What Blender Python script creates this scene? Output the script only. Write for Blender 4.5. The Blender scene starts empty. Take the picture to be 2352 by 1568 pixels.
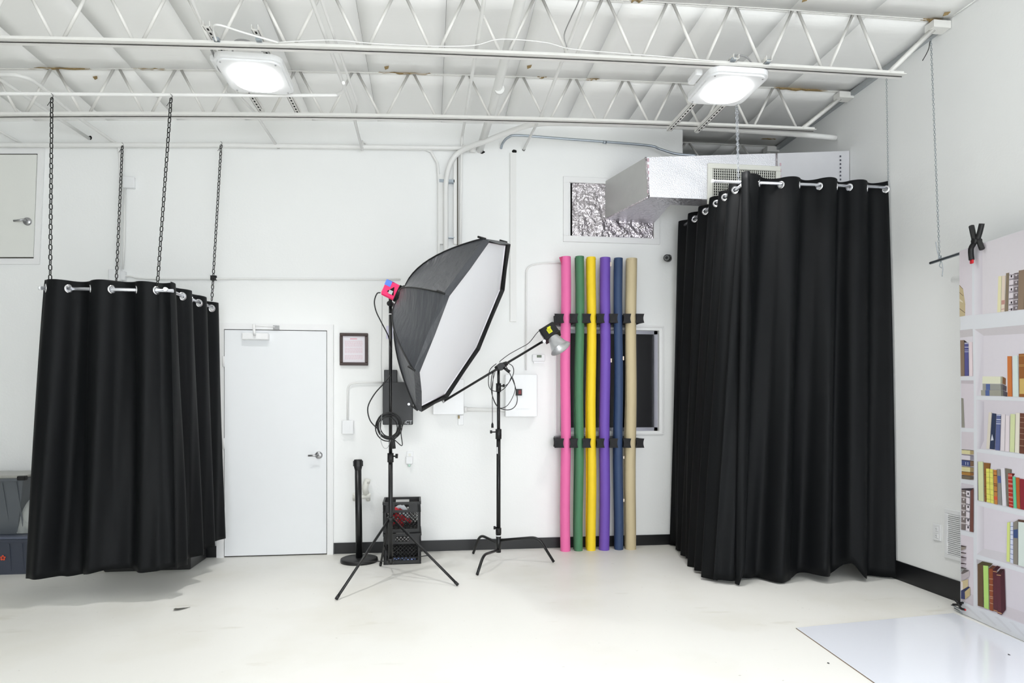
import bpy, math, random
import numpy as np
from mathutils import Vector, Matrix, Euler
rnd = random.Random(7)
PI = math.pi
sc = bpy.context.scene
C = sc.collection

# ------------------------------------------------------------ camera
FPX = 1510.0; YAW = math.atan(191/FPX); HC = 1.43
cam = bpy.data.cameras.new('camera'); co = bpy.data.objects.new('camera', cam); C.objects.link(co)
cam.sensor_width = 36; cam.lens = FPX/2352*36
cam.shift_y = (928-784)/2352
cam.clip_start = 0.05; cam.clip_end = 60
co.location = (0, 0, HC); co.rotation_euler = (PI/2, 0, -YAW)
sc.camera = co
# ------------------------------------------------------------ world, lights, exposure
w = bpy.data.worlds.new('world'); sc.world = w; w.use_nodes = True
w.node_tree.nodes['Background'].inputs[0].default_value = (.8, .9, 1, 1)
w.node_tree.nodes['Background'].inputs[1].default_value = 0.05
sc.view_settings.view_transform = 'Standard'; sc.view_settings.look = 'None'
sc.view_settings.gamma = 1; sc.view_settings.use_curve_mapping = False
sc.view_settings.exposure = -0.04
sc.cycles.use_denoising = True
sc.cycles.diffuse_bounces = 8; sc.cycles.max_bounces = 12
def lamp(x, y, z, power, size=.42, col=(1, .985, .97)):
    l = bpy.data.lights.new('high_bay_lamp', 'AREA'); l.shape = 'ELLIPSE'; l.size = size; l.size_y = size*.95
    l.energy = power; l.color = col; l.spread = math.radians(112)
    o = bpy.data.objects.new('high_bay_lamp', l); C.objects.link(o); o.location = (x, y, z)
    return o
LP = 15.5
lamp(-1.215, 4.84, 3.711, LP, .27); lamp(2.2, 4.66, 3.741, LP, .27)
for x, y, pw in ((-1.3, 1.0, 15), (1.1, .9, 54), (-1.3, -2.4, 16), (2.0, -2.4, 44)):
    lamp(x, y, 3.72, pw, .5, (.97, .98, 1))
wl = bpy.data.lights.new('unseen_fill_light', 'AREA'); wl.shape = 'RECTANGLE'; wl.size = 5.0; wl.size_y = 2.2; wl.energy = 285; wl.color = (.885, .93, 1)  # cool fill panel added out of view to flatten the light; no window modelled
wo = bpy.data.objects.new('unseen_fill_light', wl); C.objects.link(wo); wo.location = (.9, -4.5, 1.6); wo.rotation_euler = (PI/2, 0, 0)

# ------------------------------------------------------------ pixel -> world
F2 = (math.sin(YAW), math.cos(YAW)); R2 = (math.cos(YAW), -math.sin(YAW))
CAM = Vector((0, 0, HC))
def ray(x, y):
    u = (x-1176)/FPX; v = (928-y)/FPX
    return Vector((F2[0]+R2[0]*u, F2[1]+R2[1]*u, v))
def aY(x, y, Y): d = ray(x, y); return CAM+d*(Y/d.y)
def aX(x, y, X): d = ray(x, y); return CAM+d*(X/d.x)
def aZ(x, y, Z): d = ray(x, y); return CAM+d*((Z-HC)/d.z)
def aF(x, y, dep): return CAM+ray(x, y)*dep
YW = 6.45; XW = 3.80
def zc(X): return -0.0042*X*X+0.036*X+4.185      # cambered roof line

# ------------------------------------------------------------ materials
def lin(c): return tuple((v/255/12.92 if v/255 <= .04045 else ((v/255+.055)/1.055)**2.4) for v in c)
MATS = {}
def M(name, col, rough=.5, metal=0, var=.04, scale=8, bump=0, bscale=40, spec=.5, emit=0, sheen=0, alpha=1, trans=0, detail=4, stretch=None):
    if name in MATS: return MATS[name]
    m = bpy.data.materials.new(name); m.use_nodes = True; nt = m.node_tree; N = nt.nodes; L = nt.links
    b = N['Principled BSDF']; c = lin(col)
    b.inputs['Roughness'].default_value = rough; b.inputs['Metallic'].default_value = metal
    b.inputs['Specular IOR Level'].default_value = spec
    if alpha < 1: b.inputs['Alpha'].default_value = alpha
    if trans: b.inputs['Transmission Weight'].default_value = trans
    if sheen: b.inputs['Sheen Weight'].default_value = sheen; b.inputs['Sheen Roughness'].default_value = .4
    tc = N.new('ShaderNodeTexCoord'); src = tc.outputs['Object']
    if stretch:
        mp = N.new('ShaderNodeMapping'); mp.inputs['Scale'].default_value = stretch; L.new(src, mp.inputs[0]); src = mp.outputs[0]
    n = N.new('ShaderNodeTexNoise'); n.inputs['Scale'].default_value = scale; n.inputs['Detail'].default_value = detail
    L.new(src, n.inputs['Vector'])
    mx = N.new('ShaderNodeMix'); mx.data_type = 'RGBA'
    mx.inputs[6].default_value = (*[max(0, v*(1-var)) for v in c], 1); mx.inputs[7].default_value = (*[min(1, v*(1+var)) for v in c], 1)
    L.new(n.outputs['Fac'], mx.inputs[0]); L.new(mx.outputs[2], b.inputs['Base Color'])
    if bump:
        n2 = N.new('ShaderNodeTexNoise'); n2.inputs['Scale'].default_value = bscale; n2.inputs['Detail'].default_value = 3
        L.new(src, n2.inputs['Vector'])
        bp = N.new('ShaderNodeBump'); bp.inputs['Strength'].default_value = bump; bp.inputs['Distance'].default_value = .02
        L.new(n2.outputs['Fac'], bp.inputs['Height']); L.new(bp.outputs[0], b.inputs['Normal'])
    if emit:
        b.inputs['Emission Color'].default_value = (*c, 1); b.inputs['Emission Strength'].default_value = emit
    MATS[name] = m
    return m
WALL = M('wall_paint', (243, 244, 243), .55, var=.012, scale=1.5, bump=.05, bscale=60)
TRIMW = M('trim_paint', (240, 240, 240), .4, var=.01)
CEIL = M('insulation_vinyl', (250, 250, 248), .42, var=.03, scale=1.2, bump=.35, bscale=3.5, stretch=(.4, 1.6, 1))
STEELW = M('white_painted_steel', (232, 231, 227), .42, var=.03, scale=20)
PIPEW = M('white_painted_pipe', (236, 236, 234), .35, var=.015)
FOIL = M('foil_facing', (208, 205, 212), .30, .82, var=.10, scale=14, bump=.9, bscale=26)
FOILF = M('foil_crumpled', (214, 208, 212), .24, .88, var=.15, scale=25, bump=1.6, bscale=24)
SLEEVE = M('white_duct_wrap', (214, 214, 218), .45, .15, var=.04, bump=.12, bscale=8)
GREYM = M('galvanised_steel', (170, 178, 186), .35, .85, var=.08, scale=30)
CHROME = M('chrome', (225, 225, 228), .12, 1, var=.02)
SATIN = M('satin_metal', (180, 180, 182), .3, .9, var=.03)
ALU = M('aluminium', (190, 190, 200), .35, .6, var=.04)
BLKB = M('black_vinyl_base', (17, 18, 20), .38, var=.15, scale=10)
BLK = M('black_metal', (15, 16, 17), .38, var=.12, scale=30)
BLKP = M('black_plastic', (18, 18, 19), .5, var=.1, bump=.05, bscale=120)
FOAM = M('black_foam', (38, 38, 40), .85, var=.25, scale=120, bump=.3, bscale=160)
CLOTH = M('black_curtain_cloth', (11, 13, 15), .6, var=.12, scale=60, bump=.06, bscale=400, spec=.17)
SBLK = M('softbox_black_fabric', (66, 68, 73), .42, var=.10, scale=6, bump=.5, bscale=9, stretch=(2.2, 2.2, .6), spec=.6)
SBLK2 = M('softbox_lip_fabric', (22, 23, 23), .6, var=.1)
SWHT = M('softbox_diffuser_fabric', (244, 245, 249), .8, var=.012, scale=3, bump=.05, bscale=6)
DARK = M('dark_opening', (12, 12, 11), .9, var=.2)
WOOD = M('dark_brown_frame', (52, 30, 22), .4, var=.25, scale=12, stretch=(1, 1, 6))
PAPER = M('paper_white', (236, 232, 238), .6, var=.01)
PINKT = M('faded_pink_print', (226, 200, 208), .7, var=.03)
TAN = M('fibreglass_tan', (150, 128, 88), .95, var=.35, scale=60, bump=.6, bscale=60)
RED = M('red_rubber', (196, 32, 44), .5, var=.06)
PINK = M('hot_pink_casing', (250, 52, 112), .5, var=.04)
BLUE = M('blue_tape', (96, 134, 236), .45, var=.06)
YEL = M('yellow_sticker', (226, 224, 40), .5, var=.05)
WPL = M('white_plastic', (238, 239, 240), .35, var=.01)
OFFW = M('off_white_enamel', (230, 230, 222), .4, var=.015)
GLASSK = M('black_window_film', (36, 36, 38), .3, var=.1, scale=2, spec=.35)
LENS = M('lit_led_lens', (255, 255, 255), .4, emit=5, var=0)
def floor_mat():
    m = bpy.data.materials.new('painted_concrete_floor'); m.use_nodes = True; N = m.node_tree.nodes; L = m.node_tree.links
    b = N['Principled BSDF']; tc = N.new('ShaderNodeTexCoord')
    def noise(s, d, st=None, w=0):
        n = N.new('ShaderNodeTexNoise'); n.inputs['Scale'].default_value = s; n.inputs['Detail'].default_value = d
        if st:
            mp = N.new('ShaderNodeMapping'); mp.inputs['Scale'].default_value = st; mp.inputs['Rotation'].default_value = (0, 0, w)
            L.new(tc.outputs['Object'], mp.inputs[0]); L.new(mp.outputs[0], n.inputs['Vector'])
        else: L.new(tc.outputs['Object'], n.inputs['Vector'])
        return n
    def ramp(src, p0, p1):
        r = N.new('ShaderNodeMapRange'); r.inputs[1].default_value = p0; r.inputs[2].default_value = p1; L.new(src.outputs['Fac'], r.inputs[0]); return r.outputs[0]
    def mix(a, bcol, f, k):
        x = N.new('ShaderNodeMix'); x.data_type = 'RGBA'; mm = N.new('ShaderNodeMath'); mm.operation = 'MULTIPLY'; mm.inputs[1].default_value = k
        L.new(f, mm.inputs[0]); L.new(mm.outputs[0], x.inputs[0])
        if isinstance(a, tuple): x.inputs[6].default_value = a
        else: L.new(a, x.inputs[6])
        x.inputs[7].default_value = bcol; return x.outputs[2]
    base = (*lin((234, 233, 228)), 1)
    c = mix(base, (*lin((221, 218, 207)), 1), ramp(noise(1.3, 5), .48, .72), .55)
    c = mix(c, (*lin((186, 180, 160)), 1), ramp(noise(2.6, 6, (.7, 2.2, 1), .3), .66, .76), .35)
    c = mix(c, (*lin((120, 112, 96)), 1), ramp(noise(22, 3, (1, 2.4, 1), .5), .745, .78), .45)
    c = mix(c, (*lin((70, 66, 60)), 1), ramp(noise(60, 2), .80, .82), .6)
    L.new(c, b.inputs['Base Color'])
    b.inputs['Roughness'].default_value = .42; b.inputs['Specular IOR Level'].default_value = .35
    bp = N.new('ShaderNodeBump'); bp.inputs['Strength'].default_value = .06; L.new(noise(6, 5).outputs['Fac'], bp.inputs['Height']); L.new(bp.outputs[0], b.inputs['Normal'])
    return m
FLOORM = floor_mat()
def print_mat():
    m = bpy.data.materials.new('printed_fabric'); m.use_nodes = True; N = m.node_tree.nodes; L = m.node_tree.links
    b = N['Principled BSDF']; a = N.new('ShaderNodeAttribute'); a.attribute_name = 'col'
    n = N.new('ShaderNodeTexNoise'); n.inputs['Scale'].default_value = 40
    tc = N.new('ShaderNodeTexCoord'); L.new(tc.outputs['Object'], n.inputs['Vector'])
    mr = N.new('ShaderNodeMapRange'); mr.inputs[3].default_value = .985; mr.inputs[4].default_value = 1.015; L.new(n.outputs['Fac'], mr.inputs[0])
    x = N.new('ShaderNodeVectorMath'); x.operation = 'SCALE'; L.new(a.outputs['Color'], x.inputs[0]); L.new(mr.outputs[0], x.inputs['Scale'])
    L.new(x.outputs[0], b.inputs['Base Color']); b.inputs['Roughness'].default_value = .55; b.inputs['Specular IOR Level'].default_value = .3
    return m
PRINT = print_mat()

# ------------------------------------------------------------ mesh builder
WL = {}
class MB:
    def __init__(s): s.v = []; s.f = []; s.mi = []; s.m = []; s.cols = None; s.cur = 0; s.smooth = []
    def mat(s, m):
        if m not in s.m: s.m.append(m)
        s.cur = s.m.index(m); return s
    def add(s, vs, fs, mtx=None, smooth=False):
        o = len(s.v)
        for p in vs: s.v.append(tuple(mtx @ Vector(p)) if mtx else tuple(p))
        for f in fs: s.f.append(tuple(i+o for i in f)); s.mi.append(s.cur); s.smooth.append(smooth)
        return s
    def box(s, a, b, mtx=None, bev=0):
        x0, x1 = sorted((a[0], b[0])); y0, y1 = sorted((a[1], b[1])); z0, z1 = sorted((a[2], b[2]))
        if bev:
            e = min(bev, (x1-x0)*.45, (y1-y0)*.45, (z1-z0)*.45)
            vs = []; 
            for z, i in ((z0, e), (z0+e, 0), (z1-e, 0), (z1, e)):
                q = e if i == 0 else e*1.6
                vs += [(x0+i+ (e if not i else e*.6), y0+i, z), (x1-i-(e if not i else e*.6), y0+i, z), (x1-i, y0+i+(e if not i else e*.6), z), (x1-i, y1-i-(e if not i else e*.6), z),
                       (x1-i-(e if not i else e*.6), y1-i, z), (x0+i+(e if not i else e*.6), y1-i, z), (x0+i, y1-i-(e if not i else e*.6), z), (x0+i, y0+i+(e if not i else e*.6), z)]
            fs = [tuple(range(7, -1, -1)), tuple(range(24, 32))]
            for k in range(3):
                for j in range(8): fs.append((k*8+j, k*8+(j+1) % 8, (k+1)*8+(j+1) % 8, (k+1)*8+j))
            return s.add(vs, fs, mtx)
        vs = [(x0, y0, z0), (x1, y0, z0), (x1, y1, z0), (x0, y1, z0), (x0, y0, z1), (x1, y0, z1), (x1, y1, z1), (x0, y1, z1)]
        return s.add(vs, [(3, 2, 1, 0), (4, 5, 6, 7), (0, 1, 5, 4), (1, 2, 6, 5), (2, 3, 7, 6), (3, 0, 4, 7)], mtx)
    def tube(s, pts, r, seg=10, closed=False, cap=True):
        pts = [Vector(p) for p in pts]; n = len(pts); rr = r if isinstance(r, (list, tuple)) else [r]*n
        tans = []
        for i in range(n):
            if closed: t = pts[(i+1) % n]-pts[i-1]
            else: t = pts[min(i+1, n-1)]-pts[max(i-1, 0)]
            tans.append(t.normalized() if t.length > 1e-9 else Vector((0, 0, 1)))
        t = tans[0]; u = t.cross(Vector((0, 0, 1)) if abs(t.z) < .9 else Vector((1, 0, 0))).normalized()
        vs = []
        for i in range(n):
            t = tans[i]; u = (u-t*u.dot(t)).normalized(); w_ = t.cross(u)
            k = 1.0
            for j in range(seg):
                a = 2*PI*j/seg; vs.append(pts[i]+(u*math.cos(a)+w_*math.sin(a))*rr[i]*k)
        fs = []
        for i in range(n if closed else n-1):
            i2 = (i+1) % n
            for j in range(seg): fs.append((i*seg+j, i*seg+(j+1) % seg, i2*seg+(j+1) % seg, i2*seg+j))
        if cap and not closed:
            s.add(vs, fs, None, True); o = len(s.v)-len(vs)
            s.f.append(tuple(o+j for j in range(seg-1, -1, -1))); s.mi.append(s.cur); s.smooth.append(False)
            s.f.append(tuple(o+(n-1)*seg+j for j in range(seg))); s.mi.append(s.cur); s.smooth.append(False)
            return s
        return s.add(vs, fs, None, True)
    def cyl(s, a, b, r, r2=None, seg=16): return s.tube([a, b], [r, r if r2 is None else r2], seg)
    def lathe(s, prof, mtx=None, seg=32, smooth=True):     # prof [(r,z)] about Z
        vs = []; n = len(prof)
        for r, z in prof:
            for j in range(seg):
                a = 2*PI*j/seg; vs.append((r*math.cos(a), r*math.sin(a), z))
        fs = [(i*seg+j, i*seg+(j+1) % seg, (i+1)*seg+(j+1) % seg, (i+1)*seg+j) for i in range(n-1) for j in range(seg)]
        s.add(vs, fs, mtx, smooth)
        return s
    def prism(s, poly, z0, z1, mtx=None, smooth=False):
        n = len(poly); vs = [(x, y, z0) for x, y in poly]+[(x, y, z1) for x, y in poly]
        return s.add(vs, [tuple(range(n-1, -1, -1)), tuple(range(n, 2*n))]+[(i, (i+1) % n, n+(i+1) % n, n+i) for i in range(n)], mtx, smooth)
    def grid(s, fn, nu, nv, smooth=True, keep=None):
        vs = [fn(i/nu, j/nv) for j in range(nv+1) for i in range(nu+1)]; fs = []
        for j in range(nv):
            for i in range(nu):
                if keep and not keep(i, j, vs[j*(nu+1)+i], vs[(j+1)*(nu+1)+i+1]): continue
                a = j*(nu+1)+i; fs.append((a, a+1, a+nu+2, a+nu+1))
        return s.add(vs, fs, None, smooth)
    def build(s, name, mat=None, parent=None, origin=None, merge=False, solid=0):
        me = bpy.data.meshes.new(name)
        if origin is None:
            if parent is not None: org = WL[parent.name]
            else:
                xs = np.array(s.v); lo = xs.min(0); hi = xs.max(0); org = Vector(((lo[0]+hi[0])/2, (lo[1]+hi[1])/2, lo[2]))
        else: org = Vector(origin)
        me.from_pydata([tuple(Vector(p)-org) for p in s.v], [], s.f); 
        ms = s.m if s.m else [mat]
        for m in ms: me.materials.append(m)
        if s.m: me.polygons.foreach_set('material_index', s.mi)
        me.polygons.foreach_set('use_smooth', s.smooth)
        me.update()
        o = bpy.data.objects.new(name, me); C.objects.link(o)
        if parent is not None:
            o.parent = parent; o.location = org-WL[parent.name]
        else: o.location = org
        WL[o.name] = org
        if solid:
            md = o.modifiers.new('thick', 'SOLIDIFY'); md.thickness = solid; md.offset = 0
        return o
def tag(o, label=None, cat=None, group=None, kind=None):
    if label: o['label'] = label
    if cat: o['category'] = cat
    if group: o['group'] = group
    if kind: o['kind'] = kind
    return o
def thing(name, label, cat, loc, group=None):
    o = bpy.data.objects.new(name, None); C.objects.link(o); o.location = loc; o.empty_display_size = .1
    WL[o.name] = Vector(loc); return tag(o, label, cat, group)
def inst(src_mesh, name, parent, mtx):
    o = bpy.data.objects.new(name, src_mesh); C.objects.link(o); o.parent = parent
    o.matrix_local = Matrix.Translation(-WL[parent.name]) @ mtx
    return o
def bez(pts, n=8):       # Catmull-Rom through points
    P_ = [Vector(p) for p in pts]; out = []
    for i in range(len(P_)-1):
        p0 = P_[max(i-1, 0)]; p1 = P_[i]; p2 = P_[i+1]; p3 = P_[min(i+2, len(P_)-1)]
        for k in range(n):
            t = k/n; out.append(.5*((2*p1)+(p2-p0)*t+(2*p0-5*p1+4*p2-p3)*t*t+(3*p1-p0-3*p2+p3)*t**3))
    out.append(P_[-1]); return out
def rounded(pts, r, n=5):   # polyline with rounded corners
    P_ = [Vector(p) for p in pts]; out = [P_[0]]
    for i in range(1, len(P_)-1):
        a = P_[i-1]-P_[i]; b = P_[i+1]-P_[i]; q = min(r, a.length*.49, b.length*.49)
        A = P_[i]+a.normalized()*q; B = P_[i]+b.normalized()*q
        for k in range(n+1):
            t = k/n; out.append(A*(1-t)**2+P_[i]*2*t*(1-t)+B*t*t)
    out.append(P_[-1]); return out
def frame(o, x, y, z):    # matrix from axes
    m = Matrix.Identity(4)
    for i in range(3): m[i][0] = x[i]; m[i][1] = y[i]; m[i][2] = z[i]; m[i][3] = o[i]
    return m
def zalong(o, d, ref=(0, 0, 1)):
    z = Vector(d).normalized(); r = Vector(ref)
    if abs(z.dot(r)) > .98: r = Vector((1, 0, 0))
    x = r.cross(z).normalized(); return frame(o, x, z.cross(x), z)
def wbox(mb, x0, y0, x1, y1, d, base=0, bev=0):   # box on the back wall from a pixel rectangle of its front face
    Y = YW-base-d; a = aY(x0, y0, Y); b = aY(x1, y1, Y)
    return mb.box((a.x, Y, a.z), (b.x, YW-base, b.z), bev=bev)

# ------------------------------------------------------------ the room
XL = -7.2; YB = -4.6; YD = 8.7
f = MB().box((XL-.2, YB-.2, -.12), (XW+.2, YD+.2, 0)).build('floor', FLOORM); tag(f, kind='structure')
def wall_grid(name, axis, pos, thick, lo, hi, z0, z1, holes):
    us = sorted({lo, hi, *[h[0] for h in holes], *[h[1] for h in holes]}); zs = sorted({z0, z1, *[h[2] for h in holes], *[h[3] for h in holes]})
    mb = MB()
    for i in range(len(us)-1):
        for k in range(len(zs)-1):
            cu = (us[i]+us[i+1])/2; cz = (zs[k]+zs[k+1])/2
            if any(h[0] < cu < h[1] and h[2] < cz < h[3] for h in holes): continue
            if axis == 'y': mb.box((us[i], pos, zs[k]), (us[i+1], pos+thick, zs[k+1]))
            else: mb.box((pos, us[i], zs[k]), (pos+thick, us[i+1], zs[k+1]))
    return tag(mb.build(name, WALL), kind='structure')
duL, duR, duB, duT = aY(1310, 418, YW).x, aY(1503, 418, YW).x, aY(1310, 549, YW).z, aY(1310, 418, YW).z
wnL, wnR, wnB, wnT = aY(1287, 757, YW).x, aY(1514, 757, YW).x, aY(1400, 990, YW).z, aY(1400, 757, YW).z
ntL = aY(1568, 330, YW).x
wb = wall_grid('wall_back', 'y', YW, .15, XL, XW, 0, 4.45, [(duL, duR, duB, duT), (wnL, wnR, wnB, wnT), (ntL, XW, 3.5, 4.45)])
wall_grid('wall_right', 'x', XW, .15, YB, YD, 0, 4.5, [])
wl_ = wall_grid('wall_left', 'x', XL-.15, .15, YB, YW+.15, 0, 4.5, []); wl_.data.materials[0] = M('bounce_damping_grey', (140, 140, 138), .6)  # unseen wall, made grey to cut bounce light on the left
wall_grid('wall_front', 'y', YB-.15, .15, XL, XW, 0, 4.5, [])
mb = MB().box((1.2, YD, 2.6), (XW, YD+.15, 4.5)).box((1.05, YW+.15, 2.6), (1.2, YD, 4.5)).box((1.2, YW+.15, 2.5), (XW, YD, 2.6))
tag(mb.build('wall_back_upper', WALL), kind='structure')
# holes punched in the back wall
for i, (x0, y0, x1, y1) in enumerate([(1025, 271, 1034, 279), (1038, 272, 1043, 278), (634, 334, 644, 342), (202, 311, 212, 321), (1098, 345, 1114, 353), (1176, 343, 1187, 354), (1200, 340, 1207, 347), (56, 333, 64, 337)]):
    a = aY(x0, y0, YW-.003); b = aY(x1, y1, YW-.003); w_ = b.x-a.x; h = a.z-b.z
    n = 9; poly = [(a.x+w_/2+math.cos(t)*w_/2*rnd.uniform(.75, 1.2), b.z+h/2+math.sin(t)*h/2*rnd.uniform(.75, 1.2)) for t in [2*PI*k/n for k in range(n)]]
    m_ = MB(); m_.add([(x, YW-.003, z) for x, z in poly]+[(x, YW+.01, z) for x, z in poly], [tuple(range(n))]+[(k, (k+1) % n, n+(k+1) % n, n+k) for k in range(n)])
    m_.build('wall_hole', DARK, wb)
# ceiling deck + insulation panels
mb = MB(); NX = 22
def deck(u, v): X = XL+(XW-XL+.1)*u; return (X, YB+(YD-YB)*v, zc(X)+.09)
mb.grid(deck, NX, 1); mb.grid(lambda u, v: tuple(Vector(deck(u, v))+Vector((0, 0, .08))), NX, 1)
ceil = tag(mb.build('ceiling', M('roof_deck', (150, 148, 142), .7)), kind='structure')
JY = [4.42, 5.53, 6.80]; BAYS = [(YB, -1.0), (-1.0, 1.1), (1.1, 2.2), (2.2, 3.31), (3.31, 4.42), (4.42, 5.53), (5.53, 6.80), (6.80, 7.9), (7.9, YD)]
PW = .61
for bi, (y0, y1) in enumerate(BAYS):
    x = XL; k = 0
    far = bi < 3
    while x < XW-.01:
        x1 = min(x+(PW if not far else 3.1), XW-.004)
        if y0 > 6.5 and x1 < 1.2: x = x1; continue
        sag = rnd.uniform(.012, .035); tl = rnd.uniform(-.006, .006); wob = rnd.uniform(0, 6)
        if y0 > 6.5: sag += .02
        m_ = MB()
        def fn(u, v, x=x, x1=x1, y0=y0, y1=y1, sag=sag, tl=tl, wob=wob):
            X = x+.001+(x1-x-.002)*u; Y = y0+.006+(y1-y0-.012)*v
            e = 4*u*(1-u); g = 4*v*(1-v)
            z = zc(X)-.012*g-sag*e*(.05+.16*g)+.0015*math.sin(9*v+wob)*e
            return (X, Y, z)
        m_.grid(fn, 5, 6)
        nn = len(m_.v)
        o = m_.build('ceiling_panel', CEIL, ceil, solid=.006)
        x = x1; k += 1
# torn fibreglass edges along the second joist
for (xa, xb, yy, Y, hh) in [(60, 245, 163, 5.53, .02), (300, 395, 163, 5.53, .018), (857, 1000, 171, 5.53, .022), (1230, 1262, 177, 5.53, .02), (1345, 1380, 183, 5.53, .02), (1775, 1910, 214, 5.53, .05), (1445, 1480, 19, 4.42, .03), (2120, 2170, 60, 4.42, .04), (1742, 1795, 314, 6.6, .04)]:
    a = aY(xa, yy, Y-.02); b = aY(xb, yy, Y-.02); m_ = MB(); n = 12
    top = [(a.x+(b.x-a.x)*k/n, Y-.02, zc(a.x+(b.x-a.x)*k/n)-.002) for k in range(n+1)]
    bot = [(p[0], p[1]+rnd.uniform(-.01, .01), p[2]-hh*.45*math.sin(PI*(k+.2)/(n+.4))*rnd.uniform(.4, 1)) for k, p in enumerate(top)]
    bk = [(p[0], p[1]+.02, p[2]) for p in bot]
    m_.add(top+bot+bk, [(k, k+1, n+2+k, n+1+k) for k in range(n)]+[(n+1+k, n+2+k, 2*n+3+k, 2*n+2+k) for k in range(n)])
    m_.build('insulation_tear', TAN, ceil)
for (x, y) in [(220, 142), (888, 151), (1215, 160), (2172, 55), (1662, 10), (1848, 20)]:
    p = aZ(x, y, 4.17); p.z = zc(p.x)-.02
    m_ = MB(); m_.add([(p.x-.018, p.y-.01, p.z+.004), (p.x+.02, p.y-.022, p.z+.006), (p.x+.014, p.y-.004, p.z-.006), (p.x-.012, p.y+.014, p.z-.008)], [(0, 1, 2, 3)])
    m_.build('insulation_tear', TAN, ceil, solid=.004)
# baseboards, ceiling angle
def bb(name, a, b): m_ = MB().box(a, b).box((a[0], a[1]-.003 if abs(b[0]-a[0]) > .1 else a[1], b[2]), (b[0], b[1], b[2]+.003)); return tag(m_.build(name, BLKB), kind='structure')
bh = .102
xd0 = aY(497, 1200, YW).x; xd1 = aY(767, 1200, YW).x
bb('baseboard_back', (XL, YW-.008, 0), (xd0, YW, bh)); bb('baseboard_back', (xd1, YW-.008, 0), (XW, YW, bh))
bb('baseboard_right', (XW-.008, YB, 0), (XW, YW-.008, .15))
m_ = MB(); 
for k in range(6):
    ya = 4.47+k*.40; m_.box((XW-.035, ya, zc(XW)-.055), (XW, ya+.40, zc(XW)-.012))
tag(m_.build('trim_1', M('grey_wall_angle', (168, 172, 174), .5)), kind='structure')

# ------------------------------------------------------------ steel joists
def joist(Y, zb, px_a, px_b, nint, xend, xlo, label, thin=False):
    xa = aY(*px_a, Y).x; xb = aY(*px_b, Y).x; p = (xb-xa)/nint
    t = thing('steel_joist', label, 'joist', ((xlo+xend)/2, Y, zb(0)), 'steel roof joists')
    N_ = 24
    def poly(z_of, dy, dz, x0, x1, dn, nm):
        m_ = MB()
        for s in (-1, 1):   # two angles back to back
            for k in range(N_):
                u0 = x0+(x1-x0)*k/N_; u1 = x0+(x1-x0)*(k+1)/N_
                for (ya, yb, h0, h1) in ((s*.008, s*.008+s*.032, 0, .005), (s*.008, s*.008+s*.005, 0, .032)):
                    z0 = z_of(u0); z1 = z_of(u1); a0, a1 = (h0, h1) if dn > 0 else (-h1, -h0)
                    m_.add([(u0, Y+ya, z0+a0), (u0, Y+yb, z0+a0), (u0, Y+yb, z0+a1), (u0, Y+ya, z0+a1), (u1, Y+ya, z1+a0), (u1, Y+yb, z1+a0), (u1, Y+yb, z1+a1), (u1, Y+ya, z1+a1)],
                           [(0, 1, 2, 3), (7, 6, 5, 4), (0, 4, 5, 1), (1, 5, 6, 2), (2, 6, 7, 3), (3, 7, 4, 0)])
        m_.build(nm, STEELW, t)
    poly(zb, 0, 0, xlo, xb+.14, 1, 'bottom_chord')
    zt = lambda x: zc(x)+.024
    poly(zt, 0, 0, xlo, xend, -1, 'top_chord')
    bar = MB(); bar.cyl((0, 0, 0), (0, 0, 1), .0105, seg=8); bar.v = [tuple(v) for v in bar.v]
    me = bpy.data.meshes.new('web_bar'); me.from_pydata(bar.v, [], bar.f); me.materials.append(STEELW); me.polygons.foreach_set('use_smooth', bar.smooth)
    k = nint
    while xb-(nint-k)*p > xlo-p:
        x = xb-(nint-k)*p
        for s in (-1, 1):
            if k == nint and s > 0: continue
            A = Vector((x+s*.022, Y, zb(x)+.01)); xt = x+s*(p/2-.022)
            if xt < xlo or x < xlo: continue
            B = Vector((xt, Y, zc(xt)-.004)); d = B-A
            mt = zalong(A, d); mt = mt @ Matrix.Diagonal((1, 1, d.length, 1))
            inst(me, 'web_bar', t, mt)
        for s in (1,):   # filler block at the node
            if x > xlo+.05: pass
        k -= 1
    # end diagonal and seat
    A = Vector((xb+.03, Y, zb(xb)+.02)); B = Vector((xend-.10, Y, zc(xend)-.06))
    MB().tube([A, B], .019, 4).build('end_diagonal', STEELW, t)
    MB().box((xend-.14, Y-.045, zc(xend)-.075), (xend-.002, Y+.045, zc(xend)-.022)).build('bearing_seat', STEELW, t)
    return t
z2 = lambda x: -0.0041*x*x+0.0362*x+3.809
z1 = lambda x: -0.0037*x*x+0.0301*x+3.770
joist(4.42, z1, (134, 98), (2033, 160), 12, XW-.002, XL+.1, 'white open web steel joist nearest the camera, over both lit ceiling lamps')
joist(5.53, z2, (50, 258), (1836, 290), 14, XW-.002, XL+.1, 'white open web steel joist just in front of the back wall')
joist(6.80, z2, (1640, 370), (1760, 370), 1, XW-.002, 1.25, 'dim white steel joist seen above the foil duct beyond the wall opening')

# ------------------------------------------------------------ pipes and conduits
def pipe(name, pts, r, label, cat='pipe', mat=PIPEW, group=None, seg=12, clips=()):
    pts = [Vector(p) for p in pts]
    t = thing(name, label, cat, pts[-1], group)
    MB().tube(pts, r, seg).build('tube', mat, t)
    for a, b, rr in clips: MB().cyl(a, b, rr, seg=seg).build('coupling', mat, t)
    return t
def wp(x, y, off=.02): return aY(x, y, YW-off)
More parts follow.
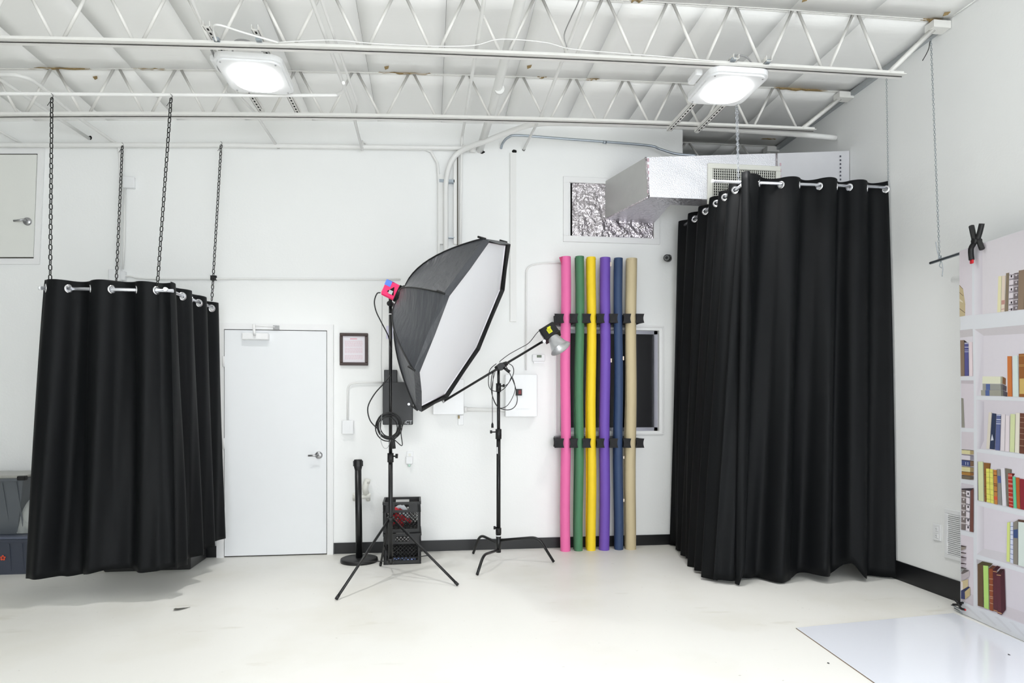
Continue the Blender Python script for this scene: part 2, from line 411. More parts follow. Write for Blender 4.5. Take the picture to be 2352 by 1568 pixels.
# sprinkler main over the joist chords
za = 3.92
a = aZ(1195, 0, za+.01); b = aZ(1125, 270, za); a0 = a+(a-b)*1.2; c = aY(1107, 332, 6.40)
c = Vector((b.x-.03, 6.47, 3.93))
pipe('sprinkler_pipe', [a0, a, b, c], .036, 'thick white sprinkler main running overhead into a hole in the back wall', clips=[(aZ(1147, 205, za-.01)+Vector((0, -.012, 0)), aZ(1147, 205, za-.01)+Vector((0, .012, 0)), .040)])
q0 = wp(0, 333, .06); q0 = q0+(q0-wp(600, 334, .06))*.9
pipe('sprinkler_branch', [q0, wp(0, 333, .06), wp(500, 333, .06), wp(1062, 340, .06), wp(1092, 342, .06)], .022, 'long white horizontal pipe along the top of the back wall', clips=[(wp(1062, 340, .06), wp(1074, 341, .06), .03), (wp(1078, 341, .06), wp(1092, 342, .06), .033)])
# overhead conduits running front to back
def depthline(pA, pB, z, ext=1.0):
    A = aZ(*pA, z); B = aZ(*pB, z); return [A+(A-B).normalized()*ext, A, B]
l = depthline((716, 0), (806, 240), 3.86); e = wp(833, 325, .04)
pipe('conduit', l+[Vector((e.x, 6.36, 3.84)), e, wp(850, 337, .03), wp(965, 338, .03), wp(990, 348, .03), wp(1005, 375, .03), wp(1008, 420, .03), wp(1008, 640, .03), wp(1008, 892, .03)], .013, 'white conduit that drops from the ceiling, turns along the wall and falls behind the softbox', group='white overhead conduits')
l = depthline((738, 0), (822, 240), 3.86); pipe('conduit', l+[aZ(818, 262, 3.84)], .010, 'thin white conduit beside its twin above the door', group='white overhead conduits')
l = depthline((1112, 0), (1070, 262), 3.88); e = wp(1062, 300, .05)
pipe('conduit', rounded(l+[wp(1062, 310, .05), wp(1060, 345, .04), wp(1057, 600, .04)], .06), .013, 'straight white conduit just left of the sprinkler main', group='white overhead conduits')
l = depthline((1345, 0), (1245, 260), 3.88); pipe('conduit', l+[wp(1203, 343, .0)], .012, 'slender white conduit slanting overhead to a small wall hole', group='white overhead conduits')
l = depthline((440, 0), (481, 94), 3.86); pipe('conduit', l+[aZ(545, 215, 3.86), aZ(585, 258, 3.86), wp(637, 337, .0)], .012, 'white conduit passing left of the left ceiling lamp to a wall hole', group='white overhead conduits')
pts = [aZ(-160, 175, 3.88), aZ(0, 172, 3.86), aZ(50, 176, 3.86), aZ(90, 195, 3.86), aZ(160, 255, 3.86), wp(258, 324, .05), wp(274, 345, .04), wp(276, 420, .04), wp(270, 618, .04)]
pipe('conduit', bez(pts, 5), .014, 'curved white conduit at far left that drops to the round junction box', group='white overhead conduits')
pipe('conduit', [aZ(-120, 105, 3.9), aZ(0, 182, 3.88), aZ(120, 262, 3.86), wp(205, 318, .0)], .014, 'straight white pipe at far left ending in a wall hole', group='white overhead conduits')
pipe('conduit', [aZ(-120, 235, 3.9), wp(0, 302, .1), wp(60, 335, 0)], .011, 'short white conduit entering the wall above the upper left hatch', group='white overhead conduits')
pts = [aY(-300, 215, 5.12), aY(0, 215, 5.12), aY(400, 218, 5.12), aY(740, 219, 5.12), aY(775, 216, 5.12), aY(790, 205, 5.0), aY(789, 190, 4.85)]
pipe('curtain_support_conduit', bez(pts, 4), .0125, 'white conduit carrying the two front black chains', 'pipe')
# thick pipe under joist two bending down the wall
pts = [aY(1942, 318, 5.74), aY(1780, 305, 5.74), aY(1500, 288, 5.74), aY(1300, 283, 5.74), aY(1240, 284, 5.76), aY(1200, 292, 5.82), aY(1120, 322, 6.1), aY(1062, 345, 6.33), aY(1036, 372, 6.37), aY(1025, 415, 6.38), aY(1024, 470, 6.38), aY(1024, 700, 6.38), aY(1022, 895, 6.38)]
pts[0].x = 3.79
pipe('thick_conduit', bez(pts, 5), .024, 'thick white pipe running below the rear joist and bending down the back wall')
pts = [wp(1151, 340, .01), wp(1155, 328, .08), wp(1168, 315, .12), wp(1192, 311, .14), wp(1300, 319, .14), wp(1480, 333, .14), wp(1515, 342, .16), wp(1552, 353, .2), aY(1600, 357, 6.2)]
pipe('grey_conduit', bez(pts, 5), .012, 'bare grey metal conduit arching over to the foil duct', mat=GREYM, clips=[(wp(1385, 326, .14), wp(1393, 327, .14), .017)])
m_ = MB(); wbox(m_, 1042, 350, 1053, 560, .05); tag(m_.build('wall_raceway', PIPEW), 'narrow white vertical channel on the wall above the softbox', 'trunking')
m_ = MB(); wbox(m_, 1008, 400, 1020, 560, .04); tag(m_.build('wall_raceway', PIPEW), 'flat white vertical strip behind the thick pipe', 'trunking')
m_ = MB(); wbox(m_, 1049.5, 345, 1052.5, 560, .052); tag(m_.build('dark_strip', M('dark_strip_grey', (96, 92, 84), .8)), 'thin dark strip running down the wall along the white channel', 'cable')  # thin dark grey strip laid over the channel
t = thing('strut_bracket', 'small galvanised strut bracket holding the thick wall pipe', 'bracket', wp(1026, 420, 0))
m_ = MB(); wbox(m_, 1009, 411, 1044, 419, .05); m_.build('channel', GREYM, t)
m_ = MB(); wbox(m_, 1029, 544, 1044, 546, .05); m_.build('lower_clip', GREYM, t)
m_ = MB(); wbox(m_, 1172, 350, 1186, 738, .03); tag(m_.build('wall_raceway', PIPEW), 'long flat white raceway falling from a square wall hole right of the softbox', 'trunking')
# conduits low on the wall
pipe('wall_conduit', bez([wp(284, 634, .03), wp(300, 634, .03), wp(345, 640, .02), wp(560, 640, .02), wp(920, 641, .02)], 4), .009, 'thin horizontal white conduit running across the wall above the door')
t = thing('junction_box', 'white junction box cluster behind the second chain at left', 'junction box', wp(262, 645, 0))
m_ = MB(); wbox(m_, 248, 617, 276, 645, .06, bev=.006); m_.build('box', WPL, t)
m_ = MB(); wbox(m_, 276, 622, 287, 643, .045, bev=.004); m_.build('small_box', WPL, t)
t = thing('junction_box', 'square white junction box high on the wall between the left chains', 'junction box', wp(295, 430, 0))
m_ = MB(); wbox(m_, 281, 404, 307, 431, .05, bev=.005); m_.build('box', WPL, t)
MB().tube([wp(287, 431, .02), wp(285, 560, .02), wp(282, 618, .02)], .009, 8).build('drop_conduit', PIPEW, t)
m_ = MB(); wbox(m_, 483, 632, 496, 643, .03); tag(m_.build('conduit_strap', BLKP), 'small black clip on the thin wall conduit behind the rear chain', 'clip')
pipe('wall_conduit', rounded([wp(880, 878, .02), wp(825, 878, .02), wp(799, 882, .02), wp(798, 966, .02)], .13, 7), .008, 'thin white conduit bending down to the light switch')
t = thing('light_switch', 'white surface mounted light switch right of the door', 'switch', wp(799, 998, 0))
m_ = MB(); wbox(m_, 785, 965, 812, 997, .045, bev=.006); m_.build('box', WPL, t)
m_ = MB(); wbox(m_, 794, 975, 803, 990, .052); m_.build('rocker', WPL, t)
pipe('wall_conduit', rounded([wp(1290, 604, .02), wp(1240, 604, .02), wp(1209, 612, .02), wp(1208, 850, .02)], .12, 7), .008, 'thin white conduit dropping to the breaker panel from behind the pink roll')
# electrical panels
t = thing('electrical_panel', 'white electrical panel partly hidden under the softbox tip', 'electrical panel', wp(1030, 952, 0))
m_ = MB(); wbox(m_, 994, 870, 1066, 952, .10, bev=.006); m_.build('box', WPL, t)
m_ = MB(); wbox(m_, 1003, 872, 1055, 942, .108); m_.build('door', WPL, t)
m_ = MB(); wbox(m_, 1007, 878, 1050, 936, .112); m_.build('inset', WPL, t)
t = thing('breaker_panel', 'white breaker panel with a dark red breaker right of the boom stand', 'electrical panel', wp(1198, 957, 0))
m_ = MB(); wbox(m_, 1161, 859, 1234, 957, .10, bev=.005); m_.build('box', WPL, t)
m_ = MB(); wbox(m_, 1184, 879, 1217, 938, .108); m_.build('door', WPL, t)
m_ = MB(); wbox(m_, 1185, 893, 1199, 908, .125); m_.build('breaker', BLKP, t)
m_ = MB(); wbox(m_, 1191, 896, 1197, 905, .130); m_.build('breaker_switch', M('breaker_red', (120, 26, 30), .5), t)
pipe('wall_conduit', [wp(1066, 940, .045), wp(1162, 942, .045)], .02, 'short stout white conduit joining the two electrical panels', clips=[(wp(1066, 940, .045), wp(1073, 940, .045), .027)])
m_ = MB(); wbox(m_, 1052, 953, 1064, 976, .012, bev=.003); m_.mat(DARK); tag(m_.build('blank_outlet_plate', WPL), 'little white outlet plate below the left electrical panel', 'outlet') if False else None
t = thing('blank_outlet', 'little white outlet plate below the electrical panel under the softbox', 'outlet', wp(1058, 976, 0))
m_ = MB(); wbox(m_, 1052, 953, 1065, 976, .012, bev=.003); m_.build('plate', WPL, t)
m_ = MB(); wbox(m_, 1052, 954, 1056, 961, .03); m_.build('screw_boss', M('brass_dull', (140, 125, 90), .5, .5), t)
t = thing('thermostat', 'small white thermostat with a grey display beside the strobe', 'thermostat', wp(1238, 833, 0))
m_ = MB(); wbox(m_, 1223, 813, 1252, 830, .035, bev=.006); m_.build('body', WPL, t)
m_ = MB(); wbox(m_, 1233, 815, 1244, 821, .036); m_.build('display', M('lcd_green_grey', (110, 122, 104), .3), t)
m_ = MB(); wbox(m_, 1226, 830, 1250, 834, .028); m_.build('base', WPL, t)
t = thing('outlet', 'white wall outlet with a plug-in night light above the milk crates', 'outlet', wp(941, 1075, 0))
m_ = MB(); wbox(m_, 934, 1036, 949, 1060, .01, bev=.003); m_.build('plate', WPL, t)
for yy in (1041,):
    m_ = MB(); wbox(m_, 938, yy, 944, yy+6, .012); m_.build('socket', OFFW, t)
m_ = MB(); wbox(m_, 932, 1048, 948, 1066, .03, bev=.006); m_.build('night_light', WPL, t)
m_ = MB(); p = wp(940, 1069, .03); m_.lathe([(0.001, -.014), (.011, -.008), (.013, 0), (.011, .008), (.001, .014)], Matrix.Translation(p), 14); m_.build('bulb', M('pale_green_lens', (190, 220, 205), .2), t)
t = thing('drain_valve', 'white plumbing valve with angled pipe stub behind the stanchion', 'valve', wp(835, 1145, 0))
A = wp(812, 1142, .05); B = wp(850, 1140, .05)
MB().tube([A, B], .02, 12).build('cross_pipe', OFFW, t)
MB().tube([wp(842, 1135, .05), wp(838, 1122, .055), wp(843, 1105, .06)], [.026, .03, .027], 14).build('riser', OFFW, t)
MB().cyl(wp(843, 1109, .06), wp(845, 1100, .062), .026).build('cap', OFFW, t)
MB().cyl(wp(814, 1148, .02), wp(814, 1134, .06), .017).build('left_nut', OFFW, t)
MB().cyl(wp(846, 1148, .02), wp(846, 1134, .06), .02).build('right_nut', OFFW, t)
# note paper behind the softbox stand
m_ = MB(); wbox(m_, 887, 748, 903, 778, .004); tag(m_.build('lavender_note', M('lavender_paper', (222, 220, 240), .7)), 'pale lavender paper on the wall behind the softbox pole', 'paper')

# ------------------------------------------------------------ doors, frame, window
d1 = thing('door_1', None, None, (aY(632, 1270, YW).x, YW, 0)); d1['kind'] = 'structure'
m_ = MB(); XA = aY(497, 1, YW-.03).x; XB = aY(514, 1, YW-.03).x; XC = aY(751, 1, YW-.03).x; XD = aY(765, 1, YW-.03).x; ZT = aY(632, 757, YW-.03).z; ZU = aY(632, 743, YW-.03).z
m_.box((XA, YW-.03, 0), (XB, YW, ZT)); m_.box((XC, YW-.03, 0), (XD, YW, ZT)); m_.box((XA, YW-.03, ZT), (XD, YW, ZU)); m_.build('door_frame', TRIMW, d1)
m_ = MB(); m_.box((XB, YW-.008, 0), (XC, YW-.001, ZT)); m_.build('door_gap', M('shadow_gap', (70, 68, 62), .9), d1)
m_ = MB(); m_.box((XB+.006, YW-.026, .012), (XC-.006, YW-.008, ZT-.007)); m_.build('door_panel', M('door_paint', (236, 238, 240), .4, var=.01), d1)
for yy in (830, 1018, 1206):
    p = aY(513, yy, YW-.03); m_ = MB(); m_.cyl((XB, YW-.036, p.z-.05), (XB, YW-.036, p.z+.05), .009, seg=8); m_.build('hinge', TRIMW, d1)
p = aY(732, 1045, YW-.03); hnd = MB(); hnd.lathe([(0.001, .014), (.028, .013), (.034, .006), (.036, 0)], zalong((p.x, YW-.026, p.z), (0, -1, 0)), 20)
hnd = hnd.build('door_handle', SATIN, d1)
q = aY(708, 1046, YW-.08); MB().tube([(p.x, YW-.03, p.z), (p.x, YW-.085, p.z), (q.x, YW-.085, q.z)], [.011, .011, .009], 10).build('lever', SATIN, hnd)
m_ = MB(); wbox(m_, 555, 764, 616, 780, .085, bev=.006); cl = m_.build('door_closer', TRIMW, d1)
a1 = aY(585, 770, YW-.10); a2 = aY(583, 744, YW-.12); a3 = aY(632, 751, YW-.05)
MB().tube([a1, a1+Vector((0, -.02, .03)), a2], .012, 8).tube([a2+Vector((0, 0, -.01)), a3], .006, 8).build('closer_arm', TRIMW, cl)
m_ = MB(); wbox(m_, 627, 747, 641, 756, .05); m_.build('arm_bracket', SATIN, cl)
d2 = thing('door_2', None, None, (aY(30, 600, YW).x, YW, aY(30, 604, YW).z)); d2['kind'] = 'structure'
def trapdoor(px, base, d): 
    P_ = [aY(x, y, YW-base-d) for x, y in px]; n = 4
    m_ = MB(); m_.add([tuple(p) for p in P_]+[(p.x, YW-base, p.z) for p in P_], [(0, 1, 2, 3), (0, 4, 5, 1), (1, 5, 6, 2), (2, 6, 7, 3), (3, 7, 4, 0)]); return m_
trapdoor([(-90, 337), (102, 337), (90, 606), (-90, 606)], 0, .02).build('door_frame', TRIMW, d2)
trapdoor([(-90, 353), (86, 353), (77, 593), (-90, 593)], .02, .002).build('door_gap', M('shadow_gap', (70, 68, 62), .9), d2)
trapdoor([(-90, 355), (84, 355), (75.5, 590), (-90, 590)], .02, .012).build('door_panel', M('hatch_paint', (230, 231, 226), .4, var=.01), d2)
p = aY(62, 508, YW-.04); hnd = MB(); hnd.lathe([(0.001, .016), (.03, .014), (.036, .006), (.037, 0)], zalong((p.x, YW-.032, p.z), (0, -1, 0)), 20); hnd = hnd.build('door_handle', SATIN, d2)
q = aY(31, 507, YW-.09); MB().tube([(p.x, YW-.04, p.z), (p.x, YW-.09, p.z), (q.x, YW-.09, q.z)], [.011, .011, .009], 10).build('lever', SATIN, hnd)
# certificate
t = thing('picture_frame', 'dark brown framed certificate hanging right of the door', 'picture frame', wp(813, 839, 0))
def ringframe(mb, x0, y0, x1, y1, wpx, d, base=0):
    Y = YW-base-d; a = aY(x0, y0, Y); b = aY(x1, y1, Y); c = aY(x0+wpx, y0+wpx, Y); dd = aY(x1-wpx, y1-wpx, Y)
    for (p, q) in (((a.x, a.z), (b.x, c.z)), ((a.x, dd.z), (b.x, b.z)), ((a.x, c.z), (c.x, dd.z)), ((dd.x, c.z), (b.x, dd.z))):
        mb.box((p[0], Y, p[1]), (q[0], YW-base, q[1]), bev=.003)
m_ = MB(); ringframe(m_, 780, 764, 845, 839, 7, .028); m_.build('frame', WOOD, t)
m_ = MB(); wbox(m_, 786, 770, 839, 833, .010); m_.build('certificate', PAPER, t)
m_ = MB()
m_.mat(M('title_pink', (226, 150, 168), .7)); wbox(m_, 804, 777, 820, 779, .0108)
m_.mat(PINKT)
yy = 782.5
while yy < 824:
    x = 792
    if abs(yy-797) > 1.5 and abs(yy-812) > 1.5:
        while x < 832:
            x2 = min(x+rnd.uniform(2, 6), 833); wbox(m_, x, yy, x2, yy+.9, .0108); x = x2+.9
    yy += 1.8
m_.build('print', PINKT, t)
# window (blacked out) behind the rolls
wn = thing('window_1', None, None, ((wnL+wnR)/2, YW, wnB)); wn['kind'] = 'structure'
m_ = MB(); ringframe(m_, 1275, 744, 1525, 998, 4, .012); m_.build('window_casing', TRIMW, wn)
m_ = MB(); m_.box((wnL, YW+.09, wnB), (wnR, YW+.10, wnT)); m_.build('pane', GLASSK, wn)
m_ = MB(); e = .035
m_.box((wnL, YW+.05, wnB), (wnR, YW+.09, wnB+e)); m_.box((wnL, YW+.05, wnT-e), (wnR, YW+.09, wnT)); m_.box((wnL, YW+.05, wnB), (wnL+e, YW+.09, wnT)); m_.box((wnR-e, YW+.05, wnB), (wnR, YW+.09, wnT))
m_.build('window_frame', ALU, wn)
m_ = MB(); xs = aY(1463, 800, YW).x; m_.box((xs, YW+.055, wnB+e), (xs+.02, YW+.085, wnT-e)); m_.build('mullion', M('dark_mullion', (30, 30, 32), .4), wn)
# ------------------------------------------------------------ security camera
t = thing('security_camera', 'small black bullet security camera on the wall left of the tall curtain', 'camera', wp(1530, 600, 0))
A = wp(1540, 590, .02); B = wp(1528, 595, .20)
MB().cyl(wp(1536, 591, 0), wp(1536, 591, .03), .03).build('mount', BLK, t)
MB().tube([wp(1536, 591, .03), wp(1534, 594, .08)], .012, 8).build('stem', BLK, t)
dv = Vector((-.45, -.8, -.12)).normalized(); cc = wp(1534, 593, .10)
MB().cyl(cc-dv*.04, cc+dv*.07, .034, seg=20).build('body', BLK, t)
MB().cyl(cc+dv*.071, cc+dv*.074, .026, seg=20).build('lens_ring', M('lens_grey', (110, 112, 112), .3, .3), t)
MB().cyl(cc+dv*.0745, cc+dv*.077, .015, seg=16).build('lens', BLK, t)

# ------------------------------------------------------------ access control box
t = thing('access_control_box', 'black metal access control cabinet behind the softbox pole', 'cabinet', wp(913, 975, 0))
m_ = MB(); wbox(m_, 879, 877, 948, 975, .11, bev=.004); m_.build('body', BLK, t)
m_ = MB(); wbox(m_, 883, 883, 945, 972, .114); m_.build('door', BLK, t)
m_ = MB(); wbox(m_, 882, 849, 912, 880, .09, bev=.004); m_.build('upper_box', BLK, t)
p = wp(939, 928, .114); m_ = MB(); m_.cyl(p, p+Vector((0, -.012, 0)), .012); m_.build('lock', SATIN, t)
def text(body, name, size, loc, rot, mat, parent, ext=.0008, sx=1, shear=0):
    cu = bpy.data.curves.new(name, 'FONT'); cu.body = body; cu.size = size; cu.extrude = ext; cu.align_x = 'CENTER'; cu.align_y = 'CENTER'; cu.shear = shear
    o = bpy.data.objects.new(name, cu); C.objects.link(o); dg = bpy.context.evaluated_depsgraph_get(); dg.update()
    me = bpy.data.meshes.new_from_object(o.evaluated_get(dg)); bpy.data.objects.remove(o)
    me.materials.clear(); me.materials.append(mat)
    o = bpy.data.objects.new(name, me); C.objects.link(o); o.parent = parent
    o.matrix_local = Matrix.Translation(Vector(loc)-WL[parent.name]) @ Euler(rot).to_matrix().to_4x4() @ Matrix.Diagonal((sx, 1, 1, 1))
    return o
text('iCT', 'lettering', .048, wp(938, 970, .1155), (PI/2, 0, 0), M('logo_grey', (190, 192, 194), .4), t)

# ------------------------------------------------------------ wall opening frame + foil duct
t = thing('wall_opening_frame', 'white wooden trim around the wall opening where the duct enters', 'frame', ((duL+duR)/2, YW, duB))
m_ = MB(); ringframe(m_, 1294, 404, 1516, 561, 14, .02); m_.build('casing', TRIMW, t)
DY = 5.55
t = thing('foil_duct', 'silver foil wrapped air duct turning from the wall opening to the right wall', 'duct', (2.8, DY, 3.2))
A_t = aY(1389, 417, YW); A_b = aY(1389, 504, YW); C_t = aY(1483, 361, DY); C_b = aY(1490, 454, DY)
zt_ = (C_t.z+3.735)/2; zb_ = C_b.z+.008; H_ = 3.665; L_ = 3.22
Bx = aY(1500, 500, YW).x; D = aZ(1539, 478, L_)
s1 = aY(1783, 400, DY).x
def quad(mb, a, b, c, d, nu=14, nv=6, amp=.006):
    a, b, c, d = map(Vector, (a, b, c, d)); n = (b-a).cross(d-a).normalized(); ph = rnd.uniform(0, 9)
    def fn(u, v):
        p = (a*(1-u)+b*u)*(1-v)+(d*(1-u)+c*u)*v
        k = amp*(math.sin(9*u+ph)*math.sin(7*v+ph)+.5*math.sin(23*u+11*v+ph))*min(1, 20*u*(1-u)*v*(1-v)*4)
        return tuple(p+n*k)
    mb.grid(fn, nu, nv)
xr = XW-.004; hr = 3.735; zl = C_t.z
m_ = MB()
Cf = (C_t.x, DY, zl); Cfb = (C_b.x, DY, zb_)
Sf = (s1, DY, zl+(hr-zl)*.62); Sfb = (s1, DY, zb_)
quad(m_, Cfb, Sfb, Sf, Cf, 26, 8, .003)                       # front
m_.build('front_face', None, t) if False else None
def embossed():
    m = M('embossed_foil', (236, 236, 242), .30, .6, var=.05, scale=6); nt = m.node_tree; N = nt.nodes; L = nt.links
    tc = N.new('ShaderNodeTexCoord'); mp = N.new('ShaderNodeMapping'); mp.inputs['Rotation'].default_value = (0, PI/4, 0)
    L.new(tc.outputs['Object'], mp.inputs[0]); ck = N.new('ShaderNodeTexVoronoi'); ck.inputs['Scale'].default_value = 150; L.new(mp.outputs[0], ck.inputs['Vector'])
    n2 = N.new('ShaderNodeTexNoise'); n2.inputs['Scale'].default_value = 7; L.new(tc.outputs['Object'], n2.inputs['Vector'])
    ad = N.new('ShaderNodeMath'); ad.operation = 'MULTIPLY_ADD'; ad.inputs[1].default_value = 1.2; L.new(n2.outputs['Fac'], ad.inputs[0]); L.new(ck.outputs['Distance'], ad.inputs[2])
    b_ = N.new('ShaderNodeBump'); b_.inputs['Strength'].default_value = .4; b_.inputs['Distance'].default_value = .006
    L.new(ad.outputs[0], b_.inputs['Height']); L.new(b_.outputs[0], N['Principled BSDF'].inputs['Normal']); return m
EMB = embossed()
m_.build('front_panel', EMB, t)
m_ = MB(); Bt = (Bx, YW, H_); Bb = (Bx, YW, L_+.04)
At = (A_t.x, YW, A_t.z); Ab = (A_b.x, YW, A_b.z)
quad(m_, Ab, Cfb, Cf, At, 10, 8, .003)
m_.build('elbow_side', M('duct_side_wrap', (190, 190, 188), .4, .3, var=.05, bump=.15, bscale=10), t)
m_ = MB(); Dp = (D.x, D.y, zb_+.01); Df = (xr, D.y, zb_); Sr = (xr, DY, zb_)
m_.add([Cfb, Sr, Df, Dp, Bb, Ab], [(0, 1, 2, 3, 4, 5)]); m_.build('bottom_panel', FOIL, t)
m_ = MB(); m_.add([Cf, (xr, DY, hr), (xr, D.y, hr), (D.x, D.y, zl), Bt, At], [(0, 1, 2, 3, 4, 5)])
m_.add([Bb, Dp, (D.x, D.y, zl), Bt, Df, (xr, D.y, hr)], [(0, 1, 2, 3), (1, 4, 5, 2)]); m_.build('top_panel', FOIL, t)
m_ = MB(); quad(m_, Sfb, (xr, DY, zb_), (xr, DY, hr), Sf, 12, 6, .002); m_.build('white_sleeve', SLEEVE, t)
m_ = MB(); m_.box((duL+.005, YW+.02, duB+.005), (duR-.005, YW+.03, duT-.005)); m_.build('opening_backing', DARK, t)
m_ = MB()
quad(m_, (duL+.02, YW-.0, duB+.01), (A_b.x, YW-.012, duB+.015), (A_b.x, YW-.012, duT-.01), (duL+.02, YW+.01, duT-.005), 22, 20, .012)
quad(m_, (A_b.x, YW-.008, duB+.015), (duR-.015, YW+.0, duB+.02), (duR-.015, YW+.0, A_b.z+.01), (A_b.x, YW-.008, A_b.z+.01), 22, 14, .010)
quad(m_, (Bx-.01, YW, A_b.z), (duR-.012, YW, A_b.z), (duR-.012, YW, duT-.01), (Bx-.01, YW, duT-.01), 5, 10, .006)
m_.build('foil_backing', FOILF, t)
for a_, b_ in ((Cf, Cfb), (At, Ab), (Cfb, Ab), ((A_b.x, YW-.014, A_b.z+.01), (duR-.02, YW-.004, A_b.z+.005)), ((s1, DY-.004, Sf[2]), (s1, DY-.004, zb_))):
    a_, b_ = Vector(a_), Vector(b_); MB().tube([a_, a_+(b_-a_)*.33+Vector((0, -.003, 0)), a_+(b_-a_)*.66+Vector((.002, -.004, 0)), b_], .009, 6).build('tape_seam', FOILF, t)
# red lot printing on the tape beside the seams
m_ = MB()
for k in range(6):
    zz = zb_+.03+k*.055
    m_.box((C_t.x+.012, DY-.006, zz), (C_t.x+.03, DY-.004, zz+.03)); m_.box((s1+.03, DY-.006, zz+.02), (s1+.045, DY-.004, zz+.045))
tag(m_.build('tape_print', M('faded_red_print', (205, 176, 186), .6), t), kind='stuff')
m_ = MB(); xx = aY(1930, 400, DY).x
for k in range(7): m_.box((xx-.008, DY-.006, zb_+.22+k*.035), (xx+.006, DY-.004, zb_+.235+k*.035))
tag(m_.build('ink_marks', M('ink_grey', (90, 90, 100), .6), t), kind='stuff')
# register grille
g = thing('air_register', 'off white air supply grille set in the front of the foil duct', 'vent', aY(1710, 440, DY-.02))
ga = aY(1626, 374, DY-.02); gb = aY(1793, 442, DY-.02); fw = .045
gt = ga.z; gbm = gt-.36; gx0, gx1 = ga.x, gb.x
m_ = MB(); y0 = DY-.025
for p, q in (((gx0, gt-fw), (gx1, gt)), ((gx0, gbm), (gx1, gbm+fw)), ((gx0, gbm+fw), (gx0+fw, gt-fw)), ((gx1-fw, gbm+fw), (gx1, gt-fw))):
    m_.box((p[0], y0, p[1]), (q[0], DY, q[1]), bev=.004)
m_.build('frame', OFFW, g)
m_ = MB().box((gx0+fw, DY-.004, gbm+fw), (gx1-fw, DY-.002, gt-fw)); m_.build('dark_throat', DARK, g)
m_ = MB(); x = gx0+fw+.008
while x < gx1-fw: m_.box((x, y0+.013, gbm+fw), (x+.006, DY-.004, gt-fw)); x += .0195
tag(m_.build('vertical_vanes', OFFW, g), kind='stuff')
m_ = MB(); z = gbm+fw+.01
while z < gt-fw: m_.box((gx0+fw, y0+.016, z), (gx1-fw, DY-.005, z+.0038)); z += .0225
tag(m_.build('horizontal_vanes', OFFW, g), kind='stuff')

# ------------------------------------------------------------ ceiling lamps
def high_bay(cx, cy, zz, rail, label, pendant=False):
    t = thing('high_bay_light', label, 'ceiling lamp', (cx, cy, zz), 'lit ceiling lamps')
    hx, hy = .225, .25
    def rr(hx, hy, r, n=6):
        out = []
        for sx, sy, a0 in ((1, 1, 0), (-1, 1, PI/2), (-1, -1, PI), (1, -1, 1.5*PI)):
            for k in range(n+1): a = a0+PI/2*k/n; out.append((cx+sx*(hx-r)+r*math.cos(a), cy+sy*(hy-r)+r*math.sin(a)))
        return out
    m_ = MB(); m_.prism(rr(hx, hy, .08), zz+.012, zz+.05); m_.prism(rr(hx*.93, hy*.93, .07), zz, zz+.012); m_.prism(rr(hx*.8, hy*.8, .07), zz+.05, zz+.075)
    m_.build('housing', WPL, t)
    m_ = MB(); m_.prism(rr(.150, .165, .12), zz-.022, zz); m_.build('lens', LENS, t)
    m_ = MB()
    for sx in (-1, 1):
        for sy in (-1, 1): m_.cyl((cx+sx*.18, cy+sy*.2, zz), (cx+sx*.18, cy+sy*.2, zz-.004), .006, seg=8)
    m_.build('screws', SATIN, t)
    m_ = MB(); m_.box((cx-.28, cy-.1, zz+.055), (cx-.225, cy+.06, zz+.10), bev=.008); m_.build('driver_box', WPL, t)
    for (p, q) in rail:
        P_ = aZ(*p, zz+.09); Q = aZ(*q, zz+.09); P_.z = Q.z = zz+.079; P_.y = 4.36; Q.y = 5.60
        d = (Q-P_).normalized(); s = Vector((d.y, -d.x, 0))
        m_ = MB(); ln = (Q-P_).length
        mt = frame(P_, s, d, Vector((0, 0, 1)))
        m_.box((-.021, 0, 0), (.021, ln, .003), mt); m_.box((-.021, 0, 0), (-.018, ln, .035), mt); m_.box((.018, 0, 0), (.021, ln, .035), mt)
        st = m_.build('strut_channel', STEELW, t)
        m_ = MB(); y = .02
        while y < ln-.03: m_.box((-.006, y, -.0012), (.006, y+.026, .0), mt); y += .05
        tag(m_.build('slots', DARK, st), kind='stuff')
    P_ = Vector((cx-.1, cy-.2, zz+.07))
    MB().tube(bez([P_, P_+Vector((.03, -.05, .05)), P_+Vector((.12, -.06, .05)), P_+Vector((.2, -.02, .01))], 6), .006, 8).build('power_cable', M('grey_cable', (150, 150, 150), .5), t)
    return t
high_bay(-1.215, 4.84, 3.735, [((497, 97), (603, 258)), ((600, 97), (685, 258))], 'lit LED ceiling lamp on slotted struts at left, above the door')
high_bay(2.2, 4.66, 3.765, [((1765, 138), (1620, 282)), ((1682, 142), (1553, 280))], 'lit LED ceiling lamp on slotted struts at right, above the tall curtain')
for x, y in ((-1.3, 1.0), (1.1, .9), (-1.3, -2.4), (2.0, -2.4)):
    t = thing('high_bay_light', 'lit ceiling lamp behind the camera, '+{(-1.3, 1.0): 'over the middle of the floor', (1.1, .9): 'just ahead of the camera', (-1.3, -2.4): 'far back at the middle', (2.0, -2.4): 'far back by the right wall'}[(x, y)], 'ceiling lamp', (x, y, 3.74), 'ceiling lamps out of view')
    MB().box((x-.27, y-.25, 3.74), (x+.27, y+.25, 3.80), bev=.02).build('housing', WPL, t)
    MB().box((x-.012, y-.012, 3.80), (x+.012, y+.012, zc(x)-.02)).build('hanger', STEELW, t)
